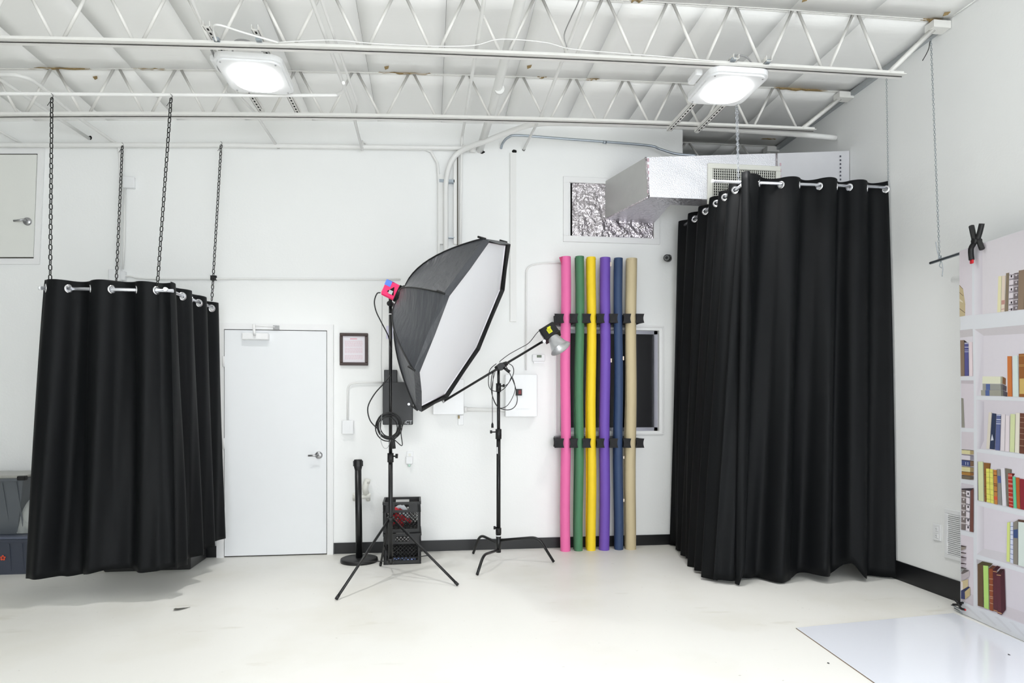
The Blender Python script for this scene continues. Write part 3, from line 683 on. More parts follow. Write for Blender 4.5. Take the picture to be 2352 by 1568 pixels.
# loose cables lying on the near joist
pipe('ceiling_cable', bez([aY(1640, 140, 4.38), aY(1500, 128, 4.38), aY(1420, 122, 4.38), aY(1310, 112, 4.38), aY(1250, 97, 4.36), aY(1150, 90, 4.36), aY(1090, 104, 4.38), aY(1000, 106, 4.38), aY(860, 100, 4.38), aY(760, 92, 4.38), aY(640, 97, 4.38)], 5), .003, 'thin white cable sagging along the near joist', 'cable')
pipe('ceiling_cable', bez([aY(1302, 108, 4.36), aY(1296, 80, 4.3), aY(1312, 40, 4.1), aY(1330, 0, 3.9), aY(1345, -60, 3.7)], 5), .004, 'thin grey wire tied to the slanting conduit near the top', 'cable', mat=M('grey_wire', (150, 150, 150), .5))
pipe('ceiling_cable', bez([aY(497, 94, 4.38), aY(490, 70, 4.3), aY(500, 57, 4.2), aY(560, 75, 4.3), aY(640, 98, 4.38)], 6), .006, 'white looped cable above the left lamp', 'cable')
pipe('ceiling_cable', bez([aY(484, 110, 4.6), aY(497, 140, 4.75), aY(503, 158, 4.85), aY(515, 170, 4.9)], 5), .008, 'grey cable curling beside the left lamp', 'cable', mat=M('grey_cable', (150, 150, 150), .5))
for px, wh in (((497, 91), 'left strut of the left lamp'), ((594, 91), 'right strut of the left lamp'), ((1685, 137), 'left strut of the right lamp'), ((1764, 142), 'right strut of the right lamp')):
    p = aY(*px, 4.38); m_ = MB().box((p.x-.018, 4.37, p.z-.008), (p.x+.018, 4.40, p.z+.014), bev=.003); tag(m_.build('strut_clamp', GREYM), 'small galvanised clamp on the near joist, holding the '+wh, 'clamp', 'strut clamps on the near joist')

# ------------------------------------------------------------ chains
lk = MB(); hw, hl = .0066, .0105
path = [(hw*math.cos(a), 0, hl*(1 if math.sin(a) > 0 else -1)*.55+hw*math.sin(a)) for a in [2*PI*(k+.5)/12 for k in range(12)]]
lk.tube([Vector(p) for p in path], .0023, 6, closed=True)
def link_mesh(mat, s=1):
    me = bpy.data.meshes.new('link'); me.from_pydata([tuple(Vector(v)*s) for v in lk.v], [], lk.f); me.materials.append(mat); me.polygons.foreach_set('use_smooth', lk.smooth); return me
def chain(top, bot, label, mat, s=1.0, pitch=.0235, name='hanging_chain', group=None, hook=True, joined=False, tw=0):
    top, bot = Vector(top), Vector(bot); t = thing(name, label, 'chain', bot, group)
    d = bot-top; n = int(d.length/(pitch*s)); mt0 = zalong(top, d, (0, -1, .001)); me = link_mesh(mat, s)
    if joined:
        m_ = MB()
        for k in range(n):
            mt = mt0 @ Matrix.Translation((0, 0, (k+.5)*pitch*s)) @ Matrix.Rotation((k % 2)*PI/2+.5, 4, 'Z')
            m_.add([tuple(Vector(v)*s) for v in lk.v], lk.f, mt, True)
        tag(m_.build('links', mat, t), kind='stuff')
    else:
        for k in range(n):
            mt = mt0 @ Matrix.Translation((0, 0, (k+.5)*pitch*s)) @ Matrix.Rotation((k % 2)*PI/2+.35+tw*k, 4, 'Z')
            inst(me, 'link', t, mt)
    if hook: MB().tube(bez([top+Vector((-.005, 0, .03)), top+Vector((.008, 0, .015)), top+Vector((.0, 0, -.01)), top+Vector((-.03, 0, -.06))], 4), .002, 6).build('wire_tie', BLK, t)
    return t
BC = M('black_chain', (34, 33, 32), .4, .4, var=.1)
g = 'black chains holding the left curtain'
rodF = 5.10
chain(aY(119, 224, 5.10), aY(115, 662, rodF), 'leftmost black chain, at the front left corner of the left curtain', BC, 1.55, group=g, tw=.008)
chain(aY(393, 225, 5.10), aY(361, 662, rodF), 'black chain at the front right corner of the left curtain', BC, 1.55, group=g, tw=-.004)
chain(aY(281, 335, 6.37), aY(266, 668, 6.2), 'black chain dropping behind the left curtain beside the junction boxes', BC, 1.55, group=g, tw=.011)
chain(aY(508, 332, 6.37), aY(486, 697, 6.15), 'rightmost black chain, at the wall end of the left curtain', BC, 1.55, group=g, tw=.009)
SC = M('silver_chain', (196, 200, 206), .25, .9, var=.05)
DC = M('dull_chain', (150, 158, 162), .35, .8, var=.05)
chain(aY(1690, 232, 4.95), aY(1696, 424, 5.03), 'bright silver chain hanging from the right lamp to the tall curtain rod', SC, .85, joined=True, hook=False)
chain(aY(1693.5, 232, 4.97), aY(1697, 424, 5.035), 'second bright silver chain beside the first under the right lamp', SC, .85, joined=True, hook=False)
chain(aY(2036, 172, 5.0), aY(2040, 420, 5.03), 'thin silver chain holding the wall end of the tall curtain rod', DC, .7, joined=True, hook=False)

# ------------------------------------------------------------ curtains
GR = .021
def curtain(name, label, top_path, bot_path, ztop, zbot, lam, ph, amp_t, amp_b, ngrom, grom_s, sign=1, du=.009, seed=0, waver=.0, t0=0, t1=0):
    """pleated cloth along a rod; top_path / bot_path are 2-D polylines of equal count, ztop/zbot functions of s in 0..1"""
    rs = random.Random(seed); tp = [Vector(p) for p in top_path]; bp_ = [Vector(p) for p in bot_path]
    seg = [(tp[i+1]-tp[i]).length for i in range(len(tp)-1)]; Ltot = sum(seg); cum = [0]
    for q in seg: cum.append(cum[-1]+q)
    def at(P_, s):
        d = s*Ltot; i = 0
        while i < len(seg)-1 and d > cum[i+1]: i += 1
        u = (d-cum[i])/seg[i]; p = P_[i].lerp(P_[i+1], u); t_ = (P_[i+1]-P_[i]).normalized(); return p, Vector((-t_.y, t_.x))
    w1, w2, w3 = rs.uniform(0, 6), rs.uniform(0, 6), rs.uniform(0, 6)
    def pos(s, v):
        a, na = at(tp, s); b, nb = at(bp_, s); p = a.lerp(b, v**.8); n = na.lerp(nb, v).normalized()
        d = s*Ltot; am = amp_t+(amp_b-amp_t)*min(1, v*1.4)
        i_ = 0
        while i_ < len(grom_s)-2 and d > grom_s[i_+1]: i_ += 1
        phs = PI*(i_+(d-grom_s[i_])/(grom_s[i_+1]-grom_s[i_]))+(PI if sign < 0 else 0) + v*(.55*math.sin(2.1*d*2+w1)+.3*math.sin(5*d+w2))
        sh = math.sin(phs); sh = math.copysign(abs(sh)**.8, sh)
        off = am*sh*(1+.3*v*math.sin(3.3*d+w3)) + v*.018*math.sin(2*PI*d/(lam*.46)+w2+3*v) + v*waver*math.sin(1.7*d+w1)
        if t0: off *= min(1, d/t0)
        if t1: off *= min(1, (Ltot-d)/t1)
        z = ztop(s)*(1-v)+zbot(s)*v
        if v < .001: z += .004*math.sin(phs*.5+w1)
        return Vector((p.x+n.x*off, p.y+n.y*off, z))
    nu = int(Ltot/du); hz = .13; H = ztop(.5)-zbot(.5)
    vs_ = [k*hz/H/14 for k in range(15)]+[hz/H+(1-hz/H)*((k+1)/46) for k in range(46)]
    zr = .062/H
    gp = [(gs/Ltot, pos(gs/Ltot, zr)) for gs in grom_s]
    vv = []; 
    for v in vs_:
        for i in range(nu+1): vv.append(pos(i/nu, v))
    fs = []
    for j in range(len(vs_)-1):
        for i in range(nu):
            a_ = j*(nu+1)+i
            if j < 14:
                c_ = (vv[a_]+vv[a_+nu+2])/2
                if any((c_-g_[1]).length < GR+.003 for g_ in gp): continue
            fs.append((a_, a_+1, a_+nu+2, a_+nu+1))
    base = pos(.5, 1); t = thing(name, label, 'curtain', (base.x, base.y, base.z))
    m_ = MB(); m_.add([tuple(q) for q in vv], fs, None, True); m_.build('cloth', CLOTH, t, solid=.0025)
    for gs, P_ in gp:
        A = pos(min(1, gs+.004), zr); B = pos(max(0, gs-.004), zr); tdir = (A-B).normalized(); nrm = tdir.cross(Vector((0, 0, 1))).normalized()
        m_ = MB(); m_.lathe([(GR-.003, -.004), (GR-.001, -.006), (GR+.010, -.004), (GR+.0125, 0), (GR+.010, .004), (GR-.001, .006), (GR-.003, .004), (GR-.003, -.004)], zalong(P_, nrm), 24)
        m_.build('grommet', CHROME, t)
    return t, pos, Ltot
def rod(a, b, label, r=.0125, mat=CHROME):
    t = thing('curtain_rod', label, 'curtain rod', Vector(a)); a, b = Vector(a), Vector(b)
    MB().cyl(a, b, r, seg=14).build('tube', mat, t)
    d = (b-a).normalized(); MB().cyl(a-d*.006, a+d*.012, r+.002, seg=14).build('end_cap', WPL, t)
    return t
RODM = M('polished_rod', (214, 216, 222), .25, .75, var=.02)
# left booth
zr1 = 2.262
xs_ = [aY(x, 668, rodF).x for x in (108, 160, 208, 258, 312, 360)]
x0 = aY(93, 668, rodF).x; x1 = aY(398, 668, rodF).x
rod((x0-.005, rodF, zr1), (x1, rodF, zr1), 'polished front rod of the left curtain', mat=RODM)
xs0 = aY(98, 660, rodF).x; xe0 = aY(392, 660, rodF).x
lam = 2*(xs_[-1]-xs_[0])/5
t, pos, Lt = curtain('blackout_curtain', 'wide black grommet curtain at left, its front face', [(xs0, rodF), (xe0, rodF)], [(aY(63, 1300, rodF).x, rodF-.03), (aY(408, 1300, rodF).x, rodF-.02)],
    lambda s: zr1+.062, lambda s: .19+.035*min(1, max(0, (s-.25))*6)+.012*math.sin(14*s), lam, xs_[0]-xs0, .042, .06, 6, [x-xs0 for x in xs_], sign=-1, seed=3, t1=.09)
XS = -1.905
ys_ = [aX(410, 685, -1.93).y, aX(448, 697, -1.93).y, aX(478, 706, -1.93).y]
rod((XS, rodF-.03, zr1+.006), (XS, 6.19, zr1+.028), 'polished side rod of the left curtain, running to the wall', mat=RODM)
yy = [5.03, 5.215]+ys_
curtain('blackout_curtain', 'black grommet curtain on the door side of the left booth', [(xe0, rodF), (XS, 5.3), (XS, 6.17)], [(aY(408, 1300, rodF).x, rodF-.02), (XS+.07, 5.3), (XS+.03, 6.17)],
    lambda s: zr1+.066+.01*s, lambda s: .228+.0*s, .36, 0, .036, .045, 3, [y-5.10 for y in (ys_[0], (ys_[0]+ys_[1])/2, ys_[1], (ys_[1]+ys_[2])/2, ys_[2])], sign=-1, du=.005, seed=5, t0=.12)
# right corner curtain
CY = 5.03; zr2 = 3.222
gx = [aY(x, 426, CY).x for x in (1747, 1795, 1838, 1882, 1923, 1950, 1992, 2033)]
X0 = aY(1703, 420, CY).x; XE = 3.785
rod((aY(1636, 420, CY).x, CY, zr2-.004), (XE+.01, CY, zr2+.01), 'polished front rod of the tall corner curtain', mat=RODM)
rod((2.475, CY-.06, 3.175), (2.475, 6.19, 3.175), 'polished side rod of the tall corner curtain, running to the wall', mat=RODM)
def zb2(s):
    z = .012+.02*(.5+.5*math.sin(11*s+1))
    z += .12*math.exp(-((s-.74)/.045)**2)+.03*math.exp(-((s-.55)/.09)**2)
    return z
gs2 = [g_-X0 for g_ in gx]
curtain('blackout_curtain', 'tall black grommet curtain across the right corner, its wide front face', [(X0, CY), (XE-.01, CY)], [(aY(1640, 1330, CY-.05).x, CY-.02), (XE-.0, CY-.06)],
    lambda s: zr2+.053, zb2, .335, gs2[0], .045, .062, 8, gs2, seed=11, waver=.02)
ysd = [aX(x, y, 2.475).y for x, y in ((1692, 433), (1668, 450), (1648, 465), (1622, 484), (1597, 500))]
curtain('blackout_curtain', 'tall black grommet curtain running back to the wall, left side of the corner booth', [(2.475, 5.03), (2.475, 6.20)], [(aY(1640, 1330, 5.03).x, 5.03), (2.47, 6.40)],
    lambda s: 3.175+.052, lambda s: .015+.012*math.sin(12*s), .20, 0, .042, .055, 5, [y-5.03 for k in range(4) for y in (ysd[k], (ysd[k]+ysd[k+1])/2)]+[ysd[4]-5.03], du=.005, seed=8)
# loose folded edge hanging at the corner
m_ = MB()
def fold(u, v):
    a = Vector((aY(1703, 405, CY-.085).x, CY-.085, zr2+.045)); b = aY(1690, 1345, 4.92); b.z = .012
    wd = .10+.0*v; p = a.lerp(b, v); ww = .062+.045*math.sin(PI*v)
    if v > .97: ww *= max(.25, 1-(v-.97)*22)
    return (p.x+ww*u, p.y-.03*math.sin(PI*u)-.015*math.sin(5*v+2*u), p.z)
m_.grid(fold, 8, 50); tag(m_.build('curtain_edge_strip', CLOTH, solid=.003), 'narrow loose black curtain edge hanging to the floor at the booth corner', 'curtain')

# ------------------------------------------------------------ paper rolls and their wall rack
rolls = [(1277, 1300, 1268, 590, (240, 112, 172), 'bright pink paper backdrop roll, leftmost of the row', 'pink_paper'),
         (1313, 1333, 1264, 589, (74, 128, 92), 'dark green paper backdrop roll between pink and yellow', 'green_paper'),
         (1340, 1360, 1265, 591, (248, 212, 34), 'yellow paper backdrop roll between green and purple', 'yellow_paper'),
         (1367, 1392, 1263, 592, (112, 78, 178), 'purple paper backdrop roll, the thickest of the row', 'purple_paper'),
         (1400, 1421, 1261, 593, (48, 70, 106), 'navy blue paper backdrop roll between purple and tan', 'navy_paper'),
         (1427, 1450, 1262, 594, (202, 186, 150), 'tan paper backdrop roll, rightmost of the row', 'tan_paper')]
tops = [(1288, 1311), (1322, 1342), (1349, 1368), (1378, 1403), (1410, 1430), (1438, 1462)]
bots = [(1287, 1310), (1319, 1339), (1348, 1369), (1376, 1400), (1411, 1431), (1435, 1460)]
YR = 6.30
RC = []
for (nm, tp, bt) in zip(rolls, tops, bots):
    yb, yt, col, lab, mn = nm[2], nm[3], nm[4], nm[5], nm[6]
    A = aY((bt[0]+bt[1])/2, yb, YR); B = aY((tp[0]+tp[1])/2, yt, YR); A.z = 0.0
    r = (bt[1]-bt[0])/2/FPX*(A.x*F2[0]+YR*F2[1])
    t = thing('paper_roll', lab, 'paper roll', A, 'paper backdrop rolls')
    m = M(mn, col, .6, var=.03, scale=3)
    n = 14; ax = []
    for k in range(n+1): q = A.lerp(B, k/n); q.x += .004*math.sin(k*.9+A.x*7); ax.append(q)
    m_ = MB().tube(ax, r, 24, cap=False); sh = m_.build('paper', m, t)
    d = (B-A).normalized()
    MB().cyl(B-d*.02, B-d*.012, r*.98, seg=24).build('roll_end', m, t)
    MB().tube([B-d*.4, B+d*.001], r*.72, 20, cap=False).build('core_tube', M('card_core', (150, 128, 98), .8), t)
    # loose outer paper edge
    m_ = MB(); a0 = rnd.uniform(1.2, 2.4)
    side = Vector((math.cos(a0)*.7+.5, math.sin(a0)-1.2, 0)).normalized()
    def sh_(u, v, A=A, B=B, r=r, a0=a0):
        c_ = A.lerp(B, .003+v*.994); an = a0+u*.6; rr_ = r+.0012+u*.006*(1+.8*math.sin(6*v)); return (c_.x+math.cos(an)*rr_+.004*math.sin((.003+v*.994)*14*.9+A.x*7), c_.y+math.sin(an)*rr_, c_.z)
    m_.grid(sh_, 4, 10); m_.build('loose_edge', m, t, solid=.0006)
    RC.append((A, B, r))
for mx_, lab, side in ((0, 'pink', -1),):
    B = RC[0][1]; m_ = MB(); m_.add([(B.x-RC[0][2]-.022, B.y-.02, B.z-.01), (B.x-RC[0][2]+.01, B.y-.03, B.z-.002), (B.x-RC[0][2]+.004, B.y-.03, B.z-.09)], [(0, 1, 2)])
    m_.build('torn_flap', M('torn_pink', (190, 60, 110), .6), bpy.data.objects['paper_roll'], solid=.001)
# tape bits
for (x, y0, y1, k) in ((1401, 602, 612, 3), (1402, 823, 832, 3), (1430, 818, 827, 4), (1431, 1047, 1053, 4), (1431, 1145, 1152, 4)):
    t = bpy.data.objects['paper_roll' if k == 0 else 'paper_roll.%03d' % k]; p = aY(x, y0, YR-.02); q = aY(x+2, y1, YR-.02)
    MB().box((p.x, YR-.03, q.z), (q.x+.003, YR-.02, p.z)).build('tape', M('masking_tape', (230, 214, 196), .6), t)
holders = [(1273, 1296), (1308, 1328), (1337, 1358), (1369, 1389), (1399, 1420), (1431, 1450), (1460, 1480)]
for (yt, yb, lab, up) in ((720, 741, 'upper black wall rack whose foam blocks grip the paper rolls', True), (1007, 1028, 'lower black wall rack whose foam blocks grip the paper rolls', False)):
    YH = YR-.075
    a = aY(1275, yt, YH); b = aY(1478, yb, YH)
    t = thing('roll_rack', lab, 'rack', ((a.x+b.x)/2, YW, b.z), 'wall racks for paper rolls')
    m_ = MB(); zz0 = b.z-.035 if up else a.z+.01
    m_.box((a.x+.03, YW-.03, (a.z+b.z)/2-.06 if up else (a.z+b.z)/2+.0), (b.x-.02, YW-.002, (a.z+b.z)/2-.0 if up else (a.z+b.z)/2+.06)); m_.build('rail', M('rack_grey', (120, 120, 122), .5, .4), t)
    for k, (h0, h1) in enumerate(holders):
        p = aY(h0, yt, YH); q = aY(h1, yb, YH)
        x0, x1 = p.x, q.x; z0, z1 = q.z, p.z
        # foam block with concave sides, deep back to the rail
        poly = []
        nC = 6
        dd = .010
        for i in range(nC+1): v = i/nC; poly.append((x1-dd*math.sin(PI*v), z0+(z1-z0)*v))
        for i in range(nC+1): v = 1-i/nC; poly.append((x0+dd*math.sin(PI*v), z0+(z1-z0)*v))
        yb_ = YW-.03
        n = len(poly); m_ = MB(); yf = YH
        cx_ = (x0+x1)/2
        m_.add([(x, yf, z) for x, z in poly]+[(cx_+(x-cx_)*.42, YR+.0, z) for x, z in poly]+[(cx_+(x-cx_)*.42, yb_, z) for x, z in poly],
               [tuple(range(n))]+[(i, n+i, n+(i+1) % n, (i+1) % n) for i in range(n)]+[(n+i, 2*n+i, 2*n+(i+1) % n, n+(i+1) % n) for i in range(n)])
        m_.build('foam_block', FOAM, t)

# ------------------------------------------------------------ stanchion
p = aZ(825, 1289, 0); sx, sy = p.x, p.y
t = thing('stanchion', 'black retractable belt stanchion with round base right of the door', 'stanchion', (sx, sy, 0))
MB().lathe([(.001, 0), (.165, 0), (.168, .012), (.165, .03), (.15, .036), (.03, .04), (.001, .04)], Matrix.Translation((sx, sy, 0)), 40).build('base', BLKP, t)
zt = aY(821, 1055, sy).z
MB().cyl((sx, sy, .038), (sx-.01, sy, zt-.08), .030, seg=20).build('post', BLK, t)
MB().lathe([(.030, -.09), (.037, -.06), (.038, 0), (.034, .006), (.001, .006)], Matrix.Translation((sx-.01, sy, zt-.006)), 20).build('belt_head', BLKP, t)
m_ = MB()
for a in range(4):
    m_.box((.034, -.012, -.06), (.044, .012, -.012), Matrix.Translation((sx-.01, sy, zt)) @ Matrix.Rotation(a*PI/2+.15, 4, 'Z'))
m_.build('belt_clips', BLKP, t)

# ------------------------------------------------------------ milk crates
def crate(cx, cy, z0, label, rot, fill):
    S = .166; Hc = .275; t = thing('milk_crate', label, 'crate', (cx, cy, z0), 'stacked black milk crates')
    R_ = Matrix.Translation((cx, cy, z0)) @ Matrix.Rotation(rot, 4, 'Z')
    m_ = MB(); m_.box((-S, -S, 0), (S, S, .008), R_)
    for a in range(4):
        A = R_ @ Matrix.Rotation(a*PI/2, 4, 'Z'); y = -S
        m_.box((-S, y, 0), (S, y+.012, .035), A); 
        # top band with handle slot
        m_.box((-S, y-.004, Hc-.022), (S, y+.012, Hc), A); m_.box((-S, y, Hc-.09), (S, y+.01, Hc-.072), A)
        m_.box((-S, y, Hc-.072), (-.062, y+.01, Hc-.022), A); m_.box((.062, y, Hc-.072), (S, y+.01, Hc-.022), A)
        for xx in (-S, S-.028): m_.box((xx, y, .03), (xx+.028, y+.012, Hc-.02), A)
        m_.box((-S+.02, y-.003, Hc-.094), (S-.02, y, Hc-.09), A)
    m_.build('shell', BLKP, t)
    m_ = MB()
    for a in range(4):
        A = R_ @ Matrix.Rotation(a*PI/2, 4, 'Z'); y = -S+.006
        x_lo, x_hi, zl_, zh = -S+.026, S-.026, .034, Hc-.088
        for k in range(-6, 12):
            for s in (1, -1):
                pts = []
                c0 = x_lo+k*.0335
                for (u) in np.linspace(0, 1, 13):
                    z = zl_+(zh-zl_)*u; x = c0+s*(z-zl_) if s > 0 else x_hi-(k*.0335)-(z-zl_)
                    if x_lo-.001 <= x <= x_hi+.001: pts.append((x, y, z))
                if len(pts) > 1: m_.tube([A @ Vector(pts[0]), A @ Vector(pts[-1])], .0035, 4)
    tag(m_.build('lattice', BLKP, t), kind='stuff')
    return t
ca = aZ(880, 1291, 0); cb = aZ(967, 1296, 0); CX = (ca.x+cb.x)/2; CYc = 5.95+.166
crate(CX, CYc, 0, 'lower black milk crate, standing on the floor behind the softbox stand', .03, 0)
crate(CX-.003, CYc+.006, .28, 'upper black milk crate holding red bundled things', .02, 1)
t = thing('red_bundle', 'crumpled red and white things inside the upper milk crate', 'cloth', (CX, CYc, .30))
for k in range(9):
    m_ = MB(); px_ = CX+rnd.uniform(-.09, .09); py_ = CYc-.09+rnd.uniform(0, .12); pz_ = .33+k*.018
    m_.tube(bez([(px_-.05, py_, pz_), (px_, py_-.03, pz_+.03), (px_+.05, py_, pz_-.01), (px_+.02, py_+.05, pz_+.02)], 4), rnd.uniform(.012, .026), 8)
    m_.build('crumple', RED if k not in (5, 8) else M('pale_cloth', (200, 205, 210), .7), t)
m_ = MB(); m_.box((CX-.10, CYc-.145, .012), (CX+.12, CYc-.11, .05), bev=.004); tag(m_.build('printed_packet', M('blue_packet', (140, 160, 214), .4, var=.25, scale=30)), 'small blue and white packet at the bottom of the lower milk crate', 'packet')

# ------------------------------------------------------------ softbox on stand

# camera basis
ex = Vector((R2[0], R2[1], 0)); ey = Vector((0, 0, -1)); ez = Vector((F2[0], F2[1], 0))
def cv(v): return ex*v[0]+ey*v[1]+ez*v[2]
K = 1/301.0
Cn = CAM+cv((-.3554, -.6045, 5.1307)); a3 = cv((.4565, -.8839, .1017)); c3 = cv((.0883, .1588, .9834))
Rr = .75; a3 = a3.normalized(); c3 = (c3-a3*c3.dot(a3)).normalized(); nrm = a3.cross(c3)
if nrm.dot(CAM-Cn) < 0: nrm = -nrm
LD = .535
Cn = Cn-nrm*.042
lo = Cn-nrm*LD
t = thing('softbox', 'large octagonal softbox, black outside with white front, tilted on a tall stand', 'softbox', Cn)
SB = t
def rad(ang): return a3*math.cos(ang)+c3*math.sin(ang)
nv = 12
def prof(u): return (.055+(Rr-.055)*u, LD*(u**1.75))          # radius, distance from apex
for k in range(8):
    a0 = k*PI/4; a1 = (k+1)*PI/4
    m_ = MB(); ph = rnd.uniform(0, 6)
    def fn(u, v, a0=a0, a1=a1, ph=ph):
        r_, s_ = prof(v); P0 = lo+nrm*s_+rad(a0)*r_; P1 = lo+nrm*s_+rad(a1)*r_; p = P0.lerp(P1, u)
        inw = -.035*math.sin(PI*u)*math.sin(PI*v)+.006*math.sin(14*u+ph)*math.sin(PI*v)*math.sin(PI*u)
        m__ = (rad((a0+a1)/2)*1.0-nrm*.5).normalized()
        return tuple(p+m__*inw)
    m_.grid(fn, 10, nv); m_.build('fabric_panel', SBLK, t)
    pts = []
    for i in range(nv+1):
        r_, s_ = prof(i/nv); pts.append(lo+nrm*s_+rad(a0)*(r_+.004))
    MB().tube(pts, .0055, 6).build('rib', SBLK2, t)
    # lip
    m_ = MB(); lipd = .045
    P0 = Cn+rad(a0)*Rr; P1 = Cn+rad(a1)*Rr; Q0 = P0+nrm*lipd; Q1 = P1+nrm*lipd; I0 = Cn+rad(a0)*(Rr-.004); I1 = Cn+rad(a1)*(Rr-.004)
    mid = (P0+P1)/2; midQ = (Q0+Q1)/2-rad((a0+a1)/2)*.012
    m_.add([P0, mid, P1, Q1, midQ, Q0], [(0, 1, 4, 5), (1, 2, 3, 4)]); inn = [q-rad((a0+a1)/2)*.004-rad((a0+a1)/2)*0 for q in (P0, mid, P1, Q1, midQ, Q0)]
    m_ = MB(); m_.mat(SBLK).add([P0, mid, P1, Q1, midQ, Q0], [(0, 1, 4, 5), (1, 2, 3, 4)]); m_.mat(SBLK2).add(inn, [(0, 5, 4, 1), (1, 4, 3, 2)])
    m_.add([Q0, midQ, Q1]+inn[3:], [(0, 1, 4, 5), (1, 2, 3, 4)]); m_.build('lip', None, t)
    pc = lo+nrm*LD+rad(a0)*(Rr+.004)
    MB().tube([pc-nrm*.05+rad(a0)*(-.012), pc-rad(a0)*.002+nrm*.012], .008, 6).build('corner_pocket', SBLK2, t)
m_ = MB(); N8 = 8; ring = []
for j, q in enumerate((0, .5, 1)):
    pass
ringv = [Cn+nrm*.006]; fs = []
for rr_ in (.35, .7, .965):
    for k in range(32):
        an = 2*PI*k/32; kk = math.cos(PI/8)/math.cos(((an % (PI/4))-PI/8)); ringv.append(Cn+rad(an)*(Rr*rr_*kk)+nrm*(.006+.012*(1-rr_)*0))
for k in range(32): fs.append((0, 1+k, 1+(k+1) % 32))
for j in range(2):
    for k in range(32): fs.append((1+j*32+k, 1+(j+1)*32+k, 1+(j+1)*32+(k+1) % 32, 1+j*32+(k+1) % 32))
m_.add([tuple(q) for q in ringv], fs, None, False); m_.build('diffuser', SWHT, t)
m_ = MB(); o8 = []
for k in range(8):
    m_.tube([Cn+rad(k*PI/4)*Rr*.963+nrm*.008, Cn+rad((k+1)*PI/4)*Rr*.963+nrm*.008], .005, 5)
m_.build('white_border', PAPER, t)
MB().lathe([(.085, -.02), (.09, 0), (.085, .03), (.04, .035)], zalong(lo, nrm), 24).build('speed_ring', BLK, t)
# light head (pink) at the apex
hc = aF(893, 670, 5.20)
t = thing('studio_light', 'hot pink wrapped studio light head on the back of the softbox', 'studio light', hc)
ax_ = (lo-hc).normalized(); ax_ = nrm
up_ = (ex*0+Vector((0, 0, 1))-ax_*ax_.z).normalized(); rt = ax_.cross(up_)
hc = lo-nrm*.085+up_*.0
mt = frame(hc, rt, up_, -ax_)
MB().box((-.055, -.065, -.055), (.055, .065, .075), mt, bev=.012).build('casing', PINK, t)
m_ = MB(); sgn = 1 if rt.dot(CAM-hc) > 0 else -1
m_.box((sgn*.0555, .02, .02), (sgn*.057, .064, .072), mt).box((-.05, .0655, .01), (.05, .067, .07), mt); m_.build('blue_tape', BLUE, t)
m_ = MB(); m_.mat(DARK); m_.prism([(-.03, -.02), (.035, -.03), (.012, .035)], 0, .002, mt @ frame((sgn*.0555, 0, 0), (0, 0, -1), (0, 1, 0), (sgn, 0, 0))); m_.build('cut_window', DARK, t)
m_ = MB(); m_.box((sgn*.057, -.03, -.02), (sgn*.062, .0, .012), mt); m_.build('label_patch', M('silver_label', (190, 196, 196), .4), t)
m_ = MB(); m_.box((-.06, -.07, -.06), (.06, .07, -.045), mt, bev=.005); m_.build('mount_ring', BLK, t)
# stand
pz0 = 5.27; hd = aF(897, 712, 5.25)
px, py = hd.x, hd.y
pc = aZ(897, 1322, 0); px, py = pc.x, pc.y
def on(y): # height on the pole axis for a pixel row
    d = ray(897, y); k = (py)/d.y; return HC+d.z*k
t = thing('light_stand', 'tall black tripod light stand carrying the softbox', 'light stand', (px, py, 0))
ztop = on(706); zc1 = on(1050); zleg = on(1193); zlow = on(1287); zmid = on(978)
MB().cyl((px, py, zc1), (px, py, ztop), .0145, seg=14).build('upper_pole', BLK, t)
MB().cyl((px, py, zlow-.03), (px, py, zc1+.02), .0185, seg=14).build('lower_pole', BLK, t)
MB().cyl((px, py, zc1-.04), (px, py, zc1+.035), .026, seg=12).build('clamp_collar', BLKP, t)
MB().tube([(px+.02, py-.01, zc1+.01), (px+.05, py-.02, zc1+.01)], .006, 8).cyl((px+.05, py-.02, zc1-.006), (px+.052, py-.02, zc1+.03), .011).build('knob', BLKP, t)
MB().cyl((px, py, zleg-.02), (px, py, zleg+.02), .032, seg=16).build('leg_collar', BLKP, t)
MB().cyl((px, py, zlow-.025), (px, py, zlow+.02), .024, seg=12).build('brace_collar', BLKP, t)
for fx, fy in ((773, 1374), (1051, 1342), (874, 1297)):
    ft = aZ(fx, fy, 0.012); d = Vector((ft.x-px, ft.y-py, 0)).normalized()
    A = Vector((px, py, zleg))+d*.034
    MB().tube([A, ft], .0105, 10).build('leg', BLK, t)
    mid = A.lerp(ft, .56); MB().box((-.006, 0, -.003), (.006, (mid-(Vector((px, py, zlow))+d*.02)).length, .003), zalong((0, 0, 0), (0, 0, 1)) if False else frame(Vector((px, py, zlow))+d*.02, (mid-Vector((px, py, zlow))).normalized().cross(Vector((0, 0, 1))).normalized(), (mid-(Vector((px, py, zlow))+d*.02)).normalized(), (mid-Vector((px, py, zlow))).normalized().cross((mid-Vector((px, py, zlow))).normalized().cross(Vector((0, 0, 1)))).normalized())).build('brace', BLK, t)
    dd = (ft-A).normalized(); MB().cyl(ft-dd*.03, ft+dd*.004, .0125, seg=10).build('foot', BLKP, t)
MB().cyl((px, py, ztop-.06), (px, py, ztop-.052), .0155, seg=14).build('silver_band', WPL, t)
tlt = Vector((px, py, ztop+.03))
MB().tube([(px, py, ztop-.02), tlt, hc-up_*.06], .014, 10).cyl(tlt+rt*.03, tlt-rt*.03, .022, seg=16).build('tilt_bracket', BLKP, t)
